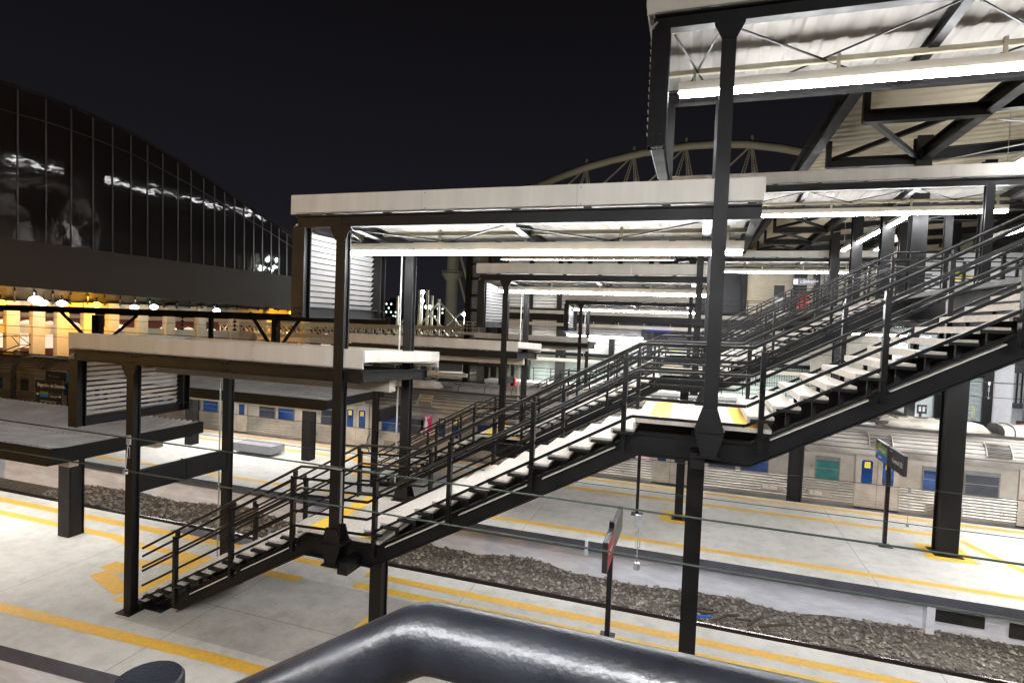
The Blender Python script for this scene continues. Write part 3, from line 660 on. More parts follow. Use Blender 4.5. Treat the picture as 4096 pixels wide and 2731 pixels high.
C1 = car('silver train car at right beside the two panel direction sign', 'green', False, 4.10, [('E-706', 4.28)], GLBLU)
pantograph(C1, 7.3, -1); pantograph(C4, -42.0, 1)
for c_, x in ((C2, 3.57), (C1, 3.70), (C3, -18.15)):
    b = MB(); b.box(x, x+.12 if c_ is C2 else x+.4, 23.5, 25.8, -.2, 2.3); b.build('gangway', RUBBER, c_)

# ================================================================== SIGNS, BENCH, FURNITURE
t = thing('direction_sign', 'two panel direction sign on black post, green blue and charcoal, second platform', 'sign', (5.71, 19.38, 0))
p_ = MB(); p_.box(5.66, 5.76, 19.33, 19.43, 0, 3.02); p_.box(5.52, 5.90, 19.19, 19.57, 0, .015); p_.build('post', STEEL2, t)
b = MB(); b.box(5.665, 5.755, 19.43, 20.55, 2.42, 3.0); lf = b.build('panel', SIGNB, t, 'far panel with green and blue fields')
b = MB(); b.box(5.657, 5.664, 19.45, 20.53, 2.66, 2.90); b.cur = 1; b.box(5.657, 5.664, 19.45, 20.53, 2.44, 2.66); b.build('colour_field', [SIGNG, SIGNBL], lf)
text('Sentido', .055, (5.655, 20.2, 2.925), (0, -1, 0), (0, 0, 1), WHITE, lf); text('Santa Cruz', .15, (5.654, 20.28, 2.73), (0, -1, 0), (0, 0, 1), WHITE, lf); text('Japeri', .12, (5.654, 20.2, 2.5), (0, -1, 0), (0, 0, 1), WHITE, lf); text('3C', .17, (5.654, 20.52, 2.60), (0, -1, 0), (0, 0, 1), WHITE, lf)
b = MB(); b.box(5.665, 5.755, 18.05, 19.33, 2.42, 3.0); rt = b.build('panel', SIGNB, t, 'near charcoal panel reading Central 3B')
text('Sentido', .055, (5.663, 19.2, 2.9), (0, -1, 0), (0, 0, 1), WHITE, rt); text('Central', .19, (5.663, 19.0, 2.63), (0, -1, 0), (0, 0, 1), WHITE, rt); text('3B', .22, (5.663, 18.38, 2.61), (0, -1, 0), (0, 0, 1), WHITE, rt)
t = thing('direction_sign', 'edge on sign with red panel on black post, nearest platform', 'sign', (-1.40, 11.29, 0))
p_ = MB(); p_.box(-1.45, -1.35, 11.24, 11.34, 0, 2.36); p_.box(-1.55, -1.25, 11.14, 11.44, 0, .015); p_.build('post', STEEL2, t)
b = MB(); b.box(-1.45, -1.35, 11.34, 12.75, 1.72, 2.22); b.build('panel', SIGNB, t)
b = MB(); b.box(-1.45, -1.35, 10.42, 11.24, 1.66, 2.24); o = b.build('panel', SIGNB, t); b = MB(); b.box(-1.349, -1.342, 10.46, 11.2, 1.70, 2.20); b.build('red_field', SIGNR, o); text('Embarque', .11, (-1.340, 10.55, 1.95), (0, 1, 0), (0, 0, 1), WHITE, o)
t = thing('direction_sign', 'thin black sign post behind the nearest staircase beside pink poster', 'sign', (-1.56, 19.08, 0))
p_ = MB(); p_.box(-1.61, -1.51, 19.03, 19.13, 0, 3.02); p_.box(-1.75, -1.37, 18.9, 19.26, 0, .015); p_.build('post', STEEL2, t)
b = MB(); b.box(-1.6, -1.52, 19.13, 20.3, 2.42, 3.0); b.box(-1.6, -1.52, 17.8, 19.03, 2.42, 3.0); b.build('panel', SIGNB, t)
t = thing('station_sign', 'charcoal station name sign reading Engenho de Dentro before the train', 'sign', (-29.0, 18.5, 0))
b = MB(); b.box(-29.95, -28.1, 18.46, 18.54, 1.05, 2.66); o = b.build('panel', SIGNB, t)
b = MB(); b.box(-29.6, -29.05, 18.452, 18.459, 1.98, 2.10); b.cur = 1; b.box(-29.6, -29.05, 18.452, 18.459, 1.84, 1.98); b.cur = 2
for k in range(4): b.box(-29.6, -28.5, 18.452, 18.459, 1.1+.17*k, 1.17+.17*k)
b.build('colour_field', [SIGNG, SIGNBL, GALV], o)
text('Engenho de Dentro', .235, (-29.78, 18.45, 2.34), (1, 0, 0), (0, 0, 1), WHITE, o); text('Central', .15, (-28.92, 18.45, 1.86), (1, 0, 0), (0, 0, 1), WHITE, o)
b = MB(); b.prism([(-28.4, 18.45, 1.90), (-28.25, 18.45, 1.90), (-28.25, 18.45, 1.85), (-28.15, 18.45, 1.92), (-28.25, 18.45, 1.99), (-28.25, 18.45, 1.94), (-28.4, 18.45, 1.94)], (0, .004, 0)); b.prism([(-29.66, 18.45, 1.99), (-29.76, 18.45, 1.99), (-29.76, 18.45, 2.04), (-29.86, 18.45, 1.97), (-29.76, 18.45, 1.90), (-29.76, 18.45, 1.95), (-29.66, 18.45, 1.95)], (0, .004, 0)); b.build('arrow', WHITE, o)
p_ = MB(); p_.box(-29.9, -29.8, 18.5, 18.6, 0, 1.06); p_.box(-28.25, -28.15, 18.5, 18.6, 0, 1.06); p_.build('leg', STEEL2, t)
t = thing('direction_sign', 'dark direction sign reading 3B Central above the station name sign', 'sign', (-28.6, 19.2, 0))
p_ = MB(); p_.box(-29.05, -28.95, 19.3, 19.4, 0, 3.1); p_.build('post', STEEL2, t)
b = MB(); b.box(-30.4, -28.95, 19.2, 19.28, 2.55, 3.0); o = b.build('panel', SIGNB, t); text('3B Central', .17, (-30.2, 19.19, 2.68), (1, 0, 0), (0, 0, 1), GALV, o)
b = MB(); b.box(-28.95, -28.0, 19.2, 19.28, 2.5, 3.0); b.build('panel', SIGNBL, t)
t = thing('bench', 'low grey concrete block bench on the second platform', 'bench', (-18.3, 20.1, 0))
b = MB(); b.box(-19.27, -17.2, 19.78, 20.62, .10, .46); b.build('seat', BENCH, t); b = MB(); b.box(-19.1, -17.4, 19.95, 20.45, 0, .1); b.build('plinth', RUBBER, t)
# ================================================================== OVERHEAD WIRES
def wire(label, pts, r, m_, droppers=(), r2=.006):
    t = thing('overhead_wire', label, 'overhead wire', pts[0][0], 'overhead traction wires')
    for i, pp in enumerate(pts):
        w_ = MB(); w_.tube(pp, r[i], 6); w_.build('cable', m_, t)
    d = MB()
    for (a, b) in droppers:
        d.tube([a, b], r2, 5); d.box(a[0]-.03, a[0]+.03, a[1]-.012, a[1]+.012, a[2]-.09, a[2]+.03); d.tube([(b[0], b[1], b[2]+.0), (b[0], b[1], b[2]-.06)], .03, 6)
        mz = (a[2]+b[2])/2; d.tube([(a[0]-.02, a[1], mz+.08), (a[0]+.02, a[1], mz+.08), (a[0]+.02, a[1], mz-.06), (a[0]-.02, a[1], mz-.06), (a[0]-.02, a[1], mz+.08)], .005, 4)
    if droppers: d.build('dropper', GALV, t)
    return t
def sag(x0, x1, y0, y1, z, n=14, s=.0): return [(x0+(x1-x0)*i/n, y0+(y1-y0)*i/n, z-s*math.sin(math.pi*i/n)) for i in range(n+1)]
wire('greenish catenary wire pair crossing in front of the nearest staircase', [sag(-40, 12, 5.75, 5.12, 4.60), sag(-40, 12, 5.70, 5.08, 4.18), sag(-40, 12, 5.76, 5.14, 4.165)], (.0095, .005, .005), WIRE, [((-.40, 5.11, 4.58), (-.40, 5.12, 4.17)), ((-7.0, 5.42, 4.58), (-7.0, 5.38, 4.17))])
wire('thin catenary wire pair above the silver train', [sag(-60, 20, 24.6, 24.6, 4.75), sag(-60, 20, 24.6, 24.6, 4.22)], (.014, .012), WIRED, [((x, 24.6, 4.75), (x, 24.6, 4.22)) for x in (-13, 4.7, 10.2)])
wire('thin catenary wire pair over the middle track between platforms', [sag(-60, 20, 13.6, 13.6, 3.15), sag(-60, 20, 13.6, 13.6, 2.4)], (.009, .008), WIRED, [((x, 13.6, 3.15), (x, 13.6, 2.4)) for x in (4.4, 7.2)])
wire('thin catenary wire set over the track behind the train', [sag(-60, 20, 28.8, 28.8, 5.3), sag(-60, 20, 28.8, 28.8, 4.5), sag(-60, 20, 30.5, 30.5, 5.9)], (.014, .012, .012), WIRED)
mb = MB(); mb.tube([(-5.76+.04*math.cos(a), 8.30, 3.62+.0) for a in (0,)]+[(-5.8, 8.34, 3.6), (-6.08, 8.34, 3.62)], .02, 6); mb.tube([(-5.75, 8.36, 3.55), (-5.75, 8.36, 2.65)], .02, 6)
tag(mb.build('cable_clamp', GALV), 'galvanised clamp strip fixed to the column at the lower landing', 'clamp')
pts = [(-7.95+.62*math.cos(a), 13.6, 2.75+.5*math.sin(a)) for a in [R(x) for x in range(150, 400, 15)]]
mb = MB(); mb.tube(pts, .012, 6); tag(mb.build('cable_loop', WIRED), 'drooping black cable loop between columns in front of the train', 'cable')
# ================================================================== CONCOURSE BRIDGE (right), STATION BUILDING (far)
def ribs(mb, a, b, z0, z1, pitch, depth, n):
    """horizontally corrugated wall from plan point a to b; n = outward normal"""
    a = Vector((a[0], a[1], 0)); b = Vector((b[0], b[1], 0)); n = Vector((n[0], n[1], 0)); z = z0; prof = []
    while z < z1: prof += [(0, z), (0, z+pitch*.5), (depth, z+pitch*.6), (depth, z+pitch*.9)]; z += pitch
    prof.append((0, z1)); k = len(prof)
    mb.add([a+n*d+Vector((0, 0, z)) for d, z in prof]+[b+n*d+Vector((0, 0, z)) for d, z in prof], [(i, i+1, k+i+1, k+i) for i in range(k-1)])
t = thing('footbridge', 'dark steel footbridge concourse deck crossing the tracks at right', 'footbridge', (11, 26, 0))
XB = 5.75
b = MB(); b.box(XB, 17, 8.0, 44, 7.28, 7.5); b.build('deck', mat('deck_concrete', (.30, .29, .27), .7, var=.3), t)
b = MB(); b.ibeam((XB-.02, 8, 7.05), (XB-.02, 44, 7.05), .3, .62, .03); b.ibeam((11.2, 8, 6.95), (11.2, 44, 6.95), .3, .6, .03); b.ibeam((16.8, 8, 6.95), (16.8, 44, 6.95), .3, .6, .03)
for y in (9, 12, 15, 18, 21, 24, 27, 30, 33, 36, 39, 42): b.ibeam((XB, y, 6.98), (17, y, 6.98), .2, .5, .025)
b.build('girder', STEEL, t)
for x, y in ((7.25, 19.42), (7.25, 33.5), (7.25, 10.3), (14.5, 19.42), (14.5, 33.5), (11, 29)):
    c = MB(); c.ibeam((x, y, 0), (x, y, 6.75), .50, .48, .035, up=(0, 1, 0)); c.box(x-.2, x+.2, y-.15, y+.15, 0, 6.75); c.box(x-.36, x+.36, y-.36, y+.36, 0, .03); c.build('pier', STEEL, t)
rl = MB()
for ya, yb in ((20.5, 32.9), (35.5, 44)):
    for h in (.12, .4, .68, .96): rl.tube([(XB+.08, ya, 7.5+h), (XB+.08, yb, 7.5+h)], .018, 6)
    rl.tube([(XB+.08, ya, 8.62), (XB+.08, yb, 8.62)], .028, 8); y = ya+.1
    while y < yb: rl.box(XB+.04, XB+.12, y-.04, y+.04, 7.4, 8.55); y += 1.5
for xa, xb, y in ((XB, 9.4, 18.15), (XB, 9.4, 20.45)):
    for h in (.12, .4, .68, .96, 1.12): rl.tube([(xa, y, 7.5+h), (xb, y, 7.5+h)], .02, 6)
    for x in (xa+.6, xa+1.9, xa+3.2): rl.box(x-.04, x+.04, y-.04, y+.04, 7.4, 8.6)
rl.build('railing', STEEL2, t)
# roof over the concourse: sloping ribbed sheet, edge beam, cantilevers, columns
t2 = thing('concourse_roof', 'large cream underside roof on dark steel frames, upper right', 'roof', (10, 26, 7.5))
b = MB(); x0, x1 = 3.35, 19; za, zb_ = 12.55, 13.6; yy = 14.2; prof = []
while yy < 44: prof += [(yy, 0), (yy+.24, 0), (yy+.30, .05), (yy+.44, .05)]; yy += .5
k = len(prof); b.add([(x0, u, za+h) for u, h in prof]+[(x1, u, zb_+h) for u, h in prof], [(i, i+1, k+i+1, k+i) for i in range(k-1)]); b.build('roof_sheet', SHEETB, t2)
b = MB(); b.ibeam((3.45, 14.2, 12.30), (3.45, 44, 12.30), .3, .34, .03); b.box(3.3, 3.36, 14.2, 44, 12.42, 12.75); b.build('edge_beam', STEEL, t2)
for X, zz in ((6.25, 11.75), (10.5, 12.1), (15, 12.4)):
    b = MB(); b.ibeam((X, 14.2, zz), (X, 44, zz), .26, .38, .03); b.build('main_beam', STEEL, t2)
for y in (15.9, 20.0, 24.2, 28.4, 32.6, 36.8, 41):
    b = MB(); b.ibeam((3.7, y, 11.62), (6.25, y, 11.62), .24, .30, .03); b.ibeam((6.25, y, 11.75), (15, y, 12.25), .2, .34, .03); b.box(3.66, 3.8, y-.1, y+.1, 11.5, 12.3); b.bar((3.85, y+.1, 11.60), (6.1, y+4.0, 11.66), .12, .12); b.bar((3.85, y+4.0, 11.72), (6.1, y+.1, 11.78), .12, .12)
    bolts(b, (3.95, y-.02, 11.62), (0, -1, 0), .1); b.build('cantilever', STEEL, t2)
for y in (20.0, 24.2+.0, 28.4, 32.6, 41):
    c = MB(); column(c, 6.25 if y < 21 else 6.6, y, 7.5, 12.3, .40); c.build('column', STEEL, t2)
for x, y in ((9.6, 24.2), (9.6, 32.6), (13, 28), (13, 36)):
    c = MB(); column(c, x, y, 7.5, 12.6, .36); c.build('column', STEEL, t2)
rd = MB()
for y in (16, 20.2, 24.4, 28.6): rd.tube([(6.4, y, 11.4), (12.5, y+3.5, 11.9)], .02, 5); rd.tube([(6.4, y+3.5, 11.4), (12.5, y, 11.9)], .02, 5)
rd.build('brace_rod', GALV, t2)
def ylamp(label, x, y0, y1, z):
    t = thing('strip_light', label, 'strip light', (x, (y0+y1)/2, z), 'fluorescent strip lights')
    h_ = MB(); h_.box(x-.07, x+.07, y0, y1, z+.05, z+.18); h_.build('housing', HOUS, t); e = MB(); e.box(x-.05, x+.05, y0+.03, y1-.03, z-.02, z+.05); e.build('tube', TUBEM, t)
    hh = MB(); hh.tube([(x, y0+.3, z+.18), (x, y0+.3, z+1.6)], .012, 5); hh.tube([(x, y1-.3, z+.18), (x, y1-.3, z+1.6)], .012, 5); hh.build('hanger', GALV, t); return t
A_ = onz(3645, 872, 10.3); B_ = onz(3355, 1005, 10.3)
ylamp('slanting strip light hung inside the concourse, left of the dark column', (A_.x+B_.x)/2, A_.y, B_.y, 10.3)
A_ = onz(4096, 640, 11.2); B_ = onz(4015, 690, 11.2); ylamp('strip light near the right edge under the cream concourse roof', (A_.x+B_.x)/2, A_.y-3, B_.y, 11.2)
ylamp('strip light deep in the concourse at far right', 11.9, 22.5, 30.5, 10.6)
ylamp('strip light over the concourse centre walkway', 9.0, 33, 42, 10.8)
ylamp('first strip light added behind the station building for the hall glass reflections', 11.9, 46, 60, 10.6)  # unseen lamps added so the hall glass has a bright row to reflect
ylamp('second strip light added behind the station building for the hall glass reflections', 11.9, 61, 75, 10.6)
ylamp('last strip light added behind the station building for the hall glass reflections', 11.9, 76, 90, 10.6)
# lower lamps under the deck
for i, (x, y0, y1) in enumerate(((8.4, 27.5, 36), (12.6, 20.5, 28), (12.6, 33, 42))):
    ylamp(('strip light below the deck behind the second staircase', 'strip light below the deck near the white brick pier', 'strip light below the deck at the far lift')[i], x, y0, y1, 6.3)

for i, (x0_, y_) in enumerate(((9.0, 9.9), (8.2, 19.7), (8.2, 16.9))):
    lamp('strip light under the footbridge deck above the '+('nearest platform', 'middle of the second platform', 'near edge of the second platform')[i], x0_, x0_+9.5, y_, 6.2, .1, False, False, TUBEP if i else TUBEM)
# station building across the tracks
YS = 45.0
t = thing('station_building', 'long corrugated station building with walkway slab across the tracks', 'building', (-4, YS, 0))
def px_x(px, py): return ony(px, py, YS).x
b = MB(); ribs(b, (px_x(2020, 1200), YS), (px_x(2630, 1200), YS), 7.5, 11.75, .16, .04, (0, -1)); b.build('wall', WHITEC, t)
b = MB(); ribs(b, (px_x(2980, 1150), YS), (20, YS), 7.5, 14.5, .16, .04, (0, -1)); b.build('wall', BEIGEW, t, 'beige ribbed upper wall')
b = MB(); ribs(b, (px_x(2020, 1300), YS), (px_x(2262, 1300), YS), 3.9, 6.6, .16, .04, (0, -1)); ribs(b, (px_x(2262, 1300), YS-.2), (20, YS-.2), 3.95, 5.2, .16, .04, (0, -1)); b.build('wall', WHITEC, t, 'white ribbed lower wall')
b = MB(); b.box(px_x(2630, 1200), px_x(2980, 1150), YS+1.5, YS+1.6, 7.5, 12); b.box(px_x(2262, 1300), 20, YS+.8, YS+.9, 5.2, 6.6); b.build('dark_opening', mat('dark_interior', (.04, .042, .05), .5, var=.4, vscale=.6), t)
b = MB(); b.box(-17, 20, YS-1.6, YS+1.4, 7.02, 7.28); b.build('walkway_slab', BEIGEC, t)
b = MB(); b.box(-17, 20, YS-1.45, YS-1.3, 6.5, 7.015); b.box(-17, 20, YS-.6, YS-.4, 3.7, 3.95); b.box(-17, 20, YS-.3, YS+1.2, 11.8, 12.1); b.build('girder', STEEL, t)
for px in (2022, 2125, 2240, 2275, 2357, 2476, 2600, 2725, 2975, 3180, 3262, 3400, 3640):
    x = px_x(px, 1200); c = MB(); c.box(x-.18, x+.18, YS-.3, YS-.02, 7.29, 11.79); c.build('upper_post', STEEL, t)
for px in (2120, 2240, 2258, 2450, 2600, 2780):
    x = px_x(px, 1400); c = MB(); c.box(x-.2, x+.2, YS-.75, YS-.35, 0, 6.5); c.build('lower_post', STEEL, t)
b = MB(); b.box(px_x(2283, 1350), px_x(2575, 1350), YS-.95, YS-.85, 5.28, 5.42); b.box(px_x(2278, 1330), px_x(2285, 1330), YS-.95, YS-.85, 5.3, 6.4); b.build('light_strip', mat('lit_strip', (.95, .97, 1), .5, emit=9), t)
b = MB(); b.box(px_x(2270, 1400), px_x(2570, 1330), YS-1.2, YS-1.0, 5.5, 6.15); b.build('ramp_parapet', GREYC, t)
rl = MB()
def rails(xa, xb, y, z, hs, post=1.5, fine=0):
    for h in hs: rl.tube([(xa, y, z+h), (xb, y, z+h)], .022, 5)
    x = xa
    while x <= xb: rl.box(x-.03, x+.03, y-.03, y+.03, z, z+hs[-1]); x += post
    if fine:
        x = xa
        while x <= xb: rl.box(x-.012, x+.012, y-.012, y+.012, z, z+hs[-1]); x += fine
rails(-16.5, 19, YS-1.5, 7.28, (.25, .5, .75, 1.0, 1.12), 2.0)
rails(px_x(2270, 1330), px_x(2570, 1330), YS-1.1, 6.15, (.3, .6, .9), 1.6)
rails(-12, 12, YS-2.2, 1.55, (.3, .6, .9, 1.15), 1.4)
rails(-4.6, 10, YS-.5, 2.3, (.1, 1.4), 3, .16)
rl.build('railing', STEEL2, t)
b = MB(); b.box(-16.8, 20, YS+.5, YS+.6, 0, 3.7); b.build('wall', GREENW, t, 'pale green ground floor wall')
b = MB(); b.box(-16, 8, YS-2.6, YS-1.0, 1.3, 1.55); b.build('floor_edge', WHITEC, t); b = MB(); b.box(-16, 8, YS-2.5, YS-2.4, .6, 1.3); b.build('plinth', GREYC, t); b = MB(); b.box(-16, 12, YS-4.2, YS-4.0, -.2, 1.25); b.build('low_wall', BEIGEC, t)
b = MB(); b.box(px_x(2265, 1280), px_x(2310, 1280), YS-.95, YS-.9, 5.6, 6.45); b.box(px_x(2590, 1310), px_x(2690, 1310), YS-.9, YS-.85, 5.9, 6.35); b.build('blue_panel', BLUEP, t)
L_ = lamp('strip light along the station building walkway ceiling', -15, 4, YS-2.4, 11.2, .3, False, True, TUBEM)
lamp('strip light along the station building lower wall', -15, 6, YS-2.8, 6.1, .2, False, True, TUBEM)
lamp('strip light along the station building ground floor', -14, 10, YS-1.6, 3.3, .2, False, True, TUBEM)
t = thing('fire_cabinet', 'bright red cabinet standing by the low beige wall', 'cabinet', (-14.3, 40.6, .0))
A_ = ony(2030, 1510, 40.6); B_ = ony(2062, 1560, 40.6)
b = MB(); b.box(A_.x, B_.x, 40.4, 40.75, B_.z-.15, A_.z); o = b.build('body', RED, t); b = MB(); b.box(A_.x+.02, A_.x+.5, 40.38, 40.40, B_.z, A_.z-.1); b.build('door', RED, t); b = MB(); b.box(A_.x+.18, A_.x+.32, 40.37, 40.38, A_.z-.3, A_.z-.18); b.build('label_plate', SIGNB, t)
b = MB(); b.box(A_.x-.02, B_.x+.02, 40.38, 40.77, -.2, B_.z-.15); b.build('plinth', BEIGEC, t)
# concourse signs
t = thing('hanging_sign', 'grey banner sign reading Central hung before the beige wall', 'sign', ony(3215, 1125, 38))
A_ = ony(3170, 1113, 38); B_ = ony(3262, 1141, 38); b = MB(); b.box(A_.x, B_.x, 37.95, 38.05, B_.z, A_.z); o = b.build('panel', mat('sign_grey', (.12, .11, .13), .4), t); text('Embarque', .2, (A_.x+.6, 37.94, A_.z-.22), (1, 0, 0), (0, 0, 1), WHITE, o); text('Central', .24, (A_.x+.42, 37.94, B_.z+.1), (1, 0, 0), (0, 0, 1), WHITE, o)
b = MB(); b.box(A_.x+.05, A_.x+.3, 37.94, 37.95, B_.z+.05, B_.z+.36); b.build('icon', WHITE, o); b = MB(); b.box(A_.x+.1, A_.x+.14, 37.98, 38.02, A_.z, A_.z+1.8); b.box(B_.x-.14, B_.x-.1, 37.98, 38.02, A_.z, A_.z+1.8); b.build('hanger', STEEL2, t)
t = thing('notice_board', 'tall notice board with white lower half on the beige wall', 'notice board', ony(3118, 1265, 44))
A_ = ony(3100, 1140, 44); B_ = ony(3137, 1225, 44); b = MB(); b.box(A_.x, B_.x, 44.3, 44.4, B_.z-.8, A_.z); o = b.build('panel', SIGNB, t); b = MB(); b.box(A_.x+.06, B_.x-.06, 44.28, 44.3, B_.z-.7, (A_.z+B_.z)/2-.1); b.build('white_sheet', WHITE, o)
t = thing('red_panel', 'red notice stand behind the railing beside the notice board', 'notice', ony(3210, 1240, 40))
A_ = ony(3190, 1178, 40); B_ = ony(3231, 1240, 40); b = MB(); b.box(A_.x, B_.x, 39.95, 40.05, B_.z-.1, A_.z); b.build('panel', RED, t); b = MB(); b.box(A_.x+.05, B_.x-.05, 39.97, 40.03, 7.5, B_.z-.1); b.build('leg', STEEL2, t)
t = thing('loudspeaker', 'small cream loudspeaker box hung under the concourse roof', 'loudspeaker', ony(3565, 960, 26))
A_ = ony(3565, 960, 26); b = MB(); b.bar((A_.x-.17, 26, A_.z-.04), (A_.x+.17, 26, A_.z+.06), .28, .28); b.build('box', HOUS, t); b = MB(); b.tube([(A_.x, 26, A_.z+.2), (A_.x, 26, 12.3)], .02, 5); b.build('hanger', GALV, t)

# lift shaft, brick pier, barriers, under-deck objects
YG = 30.2
t = thing('lift_shaft', 'glazed lift shaft with charcoal frame behind the train', 'lift shaft', ony(3800, 1700, YG))
gl = bpy.data.materials.new('clear_glazing'); gl.use_nodes = True; g_ = gl.node_tree.nodes['Principled BSDF']; g_.inputs['Base Color'].default_value = (.82, .93, .92, 1); g_.inputs['Roughness'].default_value = .03; g_.inputs['Alpha'].default_value = .22
xs_ = [ony(px, 1600, YG).x for px in (3640, 3752, 3945)]; zt_ = 7.0
for x in xs_:
    c = MB(); c.box(x-.17, x+.17, YG-.15, YG+.15, 0, zt_); 
    z = .4
    while z < zt_: c.tube([(x+.1, YG-.15, z), (x+.1, YG-.18, z)], .03, 6); z += .55
    c.build('post', STEEL, t)
for z in (2.55, 4.75, 6.6): b = MB(); b.box(xs_[0]+.17, xs_[2]-.17, YG-.1, YG+.1, z-.16, z+.1); b.box(xs_[2]-.1, xs_[2]+.1, YG+.15, YG+3, z-.16, z+.1); b.box(xs_[0]-.1, xs_[0]+.1, YG+.15, YG+3, z-.16, z+.1); b.build('beam', STEEL, t)
b = MB(); b.box(xs_[0]+.17, xs_[2]-.17, YG-.015, YG-.005, 0, zt_); b.box(xs_[0]-.005, xs_[0]+.005, YG+.2, YG+3, 0, zt_); b.build('glass', gl, t)
b = MB(); b.box(xs_[0], xs_[2], YG+3, YG+3.1, 0, zt_); b.build('rear_wall', BRICKW, t)
b = MB()
for f_ in (.3, .55, .8): x = xs_[1]+(xs_[2]-xs_[1])*f_; b.tube([(x, YG+1.4, 0), (x, YG+1.4, zt_)], .035, 6)
b.build('guide_rail', GALV, t)
for i, (pa, pb) in enumerate(((3770, 3800), (3850, 3892))):
    t = thing('yellow_barrier', ('yellow tubular barrier left of the black pier behind the glass', 'yellow tubular barrier right of the black pier behind the glass')[i], 'barrier', ony((pa+pb)/2, 1690, YG+1), 'yellow barriers')
    A_ = ony(pa, 1625, YG+1); B_ = ony(pb, 1672, YG+1); b = MB()
    for z in (A_.z, (A_.z+B_.z)/2, B_.z): b.tube([(A_.x-.3, YG+1, z), (B_.x, YG+1, z)], .03, 6)
    b.build('rail', YPIPE, t); b = MB()
    for x in (A_.x-.3, B_.x): b.box(x-.05, x+.05, YG+.95, YG+1.05, 0, A_.z+.04)
    b.build('post', YPIPE, t)
A_ = ony(3965, 1600, YG+.4); B_ = ony(4040, 1600, YG+.4)
t = MB(); t.box(A_.x, B_.x, YG+.2, YG+1.2, 0, 7.0); tag(t.build('brick_pier', BRICKW), 'bright white painted brick pier behind the train at right', 'pier')
t = thing('bar_fence', 'dark bar fence panel beyond the white pier at right edge', 'fence', ony(4070, 1600, YG+4))
A_ = ony(4035, 1450, YG+4); b = MB(); x = A_.x
while x < A_.x+4: b.box(x-.03, x+.03, YG+3.97, YG+4.03, 3.2, 4.7); x += .2
b.build('bars', STEEL, t); b = MB(); b.box(A_.x, A_.x+4, YG+3.9, YG+4.1, 4.7, 7.0); b.box(A_.x, A_.x+4, YG+3.9, YG+4.1, 2.95, 3.2); b.build('frame', mat('grey_steel', (.12, .12, .13), .5), t)
b = MB(); b.box(A_.x-.5, A_.x+5, YG+5.2, YG+5.3, 0, 4.9); b.build('rear_wall', BRICKW, t); b = MB(); b.tube([(A_.x+.55, YG+3.4, 0), (A_.x+.55, YG+3.4, 5.2)], .12, 10); b.build('post', GREYC, t)
t = thing('warning_sign', 'red warning sign at the right edge above the train', 'sign', ony(4092, 1700, 27.3))
A_ = ony(4068, 1682, 27.3); b = MB(); b.box(A_.x, A_.x+1.0, 27.3, 27.36, A_.z-.62, A_.z); o = b.build('panel', SIGNB, t); b = MB(); b.box(A_.x+.12, A_.x+.95, 27.28, 27.30, A_.z-.55, A_.z-.1); b.build('red_field', RED, o); b = MB(); b.box(A_.x+.45, A_.x+.55, 27.36, 27.44, -1.1, A_.z); b.build('post', STEEL2, t)
t = thing('lit_sign', 'dark direction sign over a glowing light box behind the pantograph', 'sign', ony(3700, 1640, YG-.6))
A_ = ony(3670, 1617, YG-.6); B_ = ony(3706, 1655, YG-.6); b = MB(); b.box(A_.x, B_.x, YG-.62, YG-.56, B_.z, A_.z); o = b.build('panel', SIGNB, t); b = MB(); b.box(A_.x+.05, A_.x+.14, YG-.63, YG-.62, B_.z+.1, A_.z-.08); b.box(A_.x+.2, A_.x+.29, YG-.63, YG-.62, B_.z+.1, A_.z-.08); b.box(A_.x+.34, B_.x-.04, YG-.63, YG-.62, A_.z-.15, A_.z-.09); b.build('icon', WHITE, o)
C_ = ony(3655, 1668, YG-.6); D_ = ony(3722, 1678, YG-.6); b = MB(); b.box(C_.x, D_.x, YG-.7, YG-.5, D_.z-.05, C_.z); b.build('light_box', mat('light_box', (1, 1, 1), .5, emit=12), t); b = MB(); b.box(A_.x+.1, A_.x+.2, YG-.56, YG-.48, 0, B_.z); b.build('post', STEEL2, t)
t = MB(); ribs(t, (16.5, 20), (16.5, 43), 0, 12.5, .3, .04, (-1, 0)); tag(t.build('side_wall', STEEL), 'dark ribbed wall closing the concourse on the far right', 'wall')
t = MB(); t.box(7.6, 16.4, 42.6, 42.8, 0, 6.5); tag(t.build('rear_wall', BEIGEC), 'beige wall beneath the concourse at the back', 'wall')
t = MB(); t.box(9.9, 16.4, 33.6, 33.75, 7.5, 10.6); tag(t.build('partition_wall', BRICKW), 'white partition wall on the concourse behind the upper railing', 'wall')
t = thing('barrier_tape_stand', 'yellow barrier tape tied along the upper concourse railing', 'barrier tape', (8.3, 20.3, 7.5)); A_ = ony(3790, 1128, 20.6); B_ = ony(3905, 1112, 20.6); M_ = (A_+B_)/2
b = MB(); b.bar(A_, M_+Vector((0, 0, .04)), .02, .07); b.bar(M_+Vector((0, 0, .04)), B_, .02, .06); C_ = ony(3815, 1090, 20.6); b.bar(C_, C_+Vector((.3, 0, -.12)), .05, .14); b.build('tape', YPIPE, t)

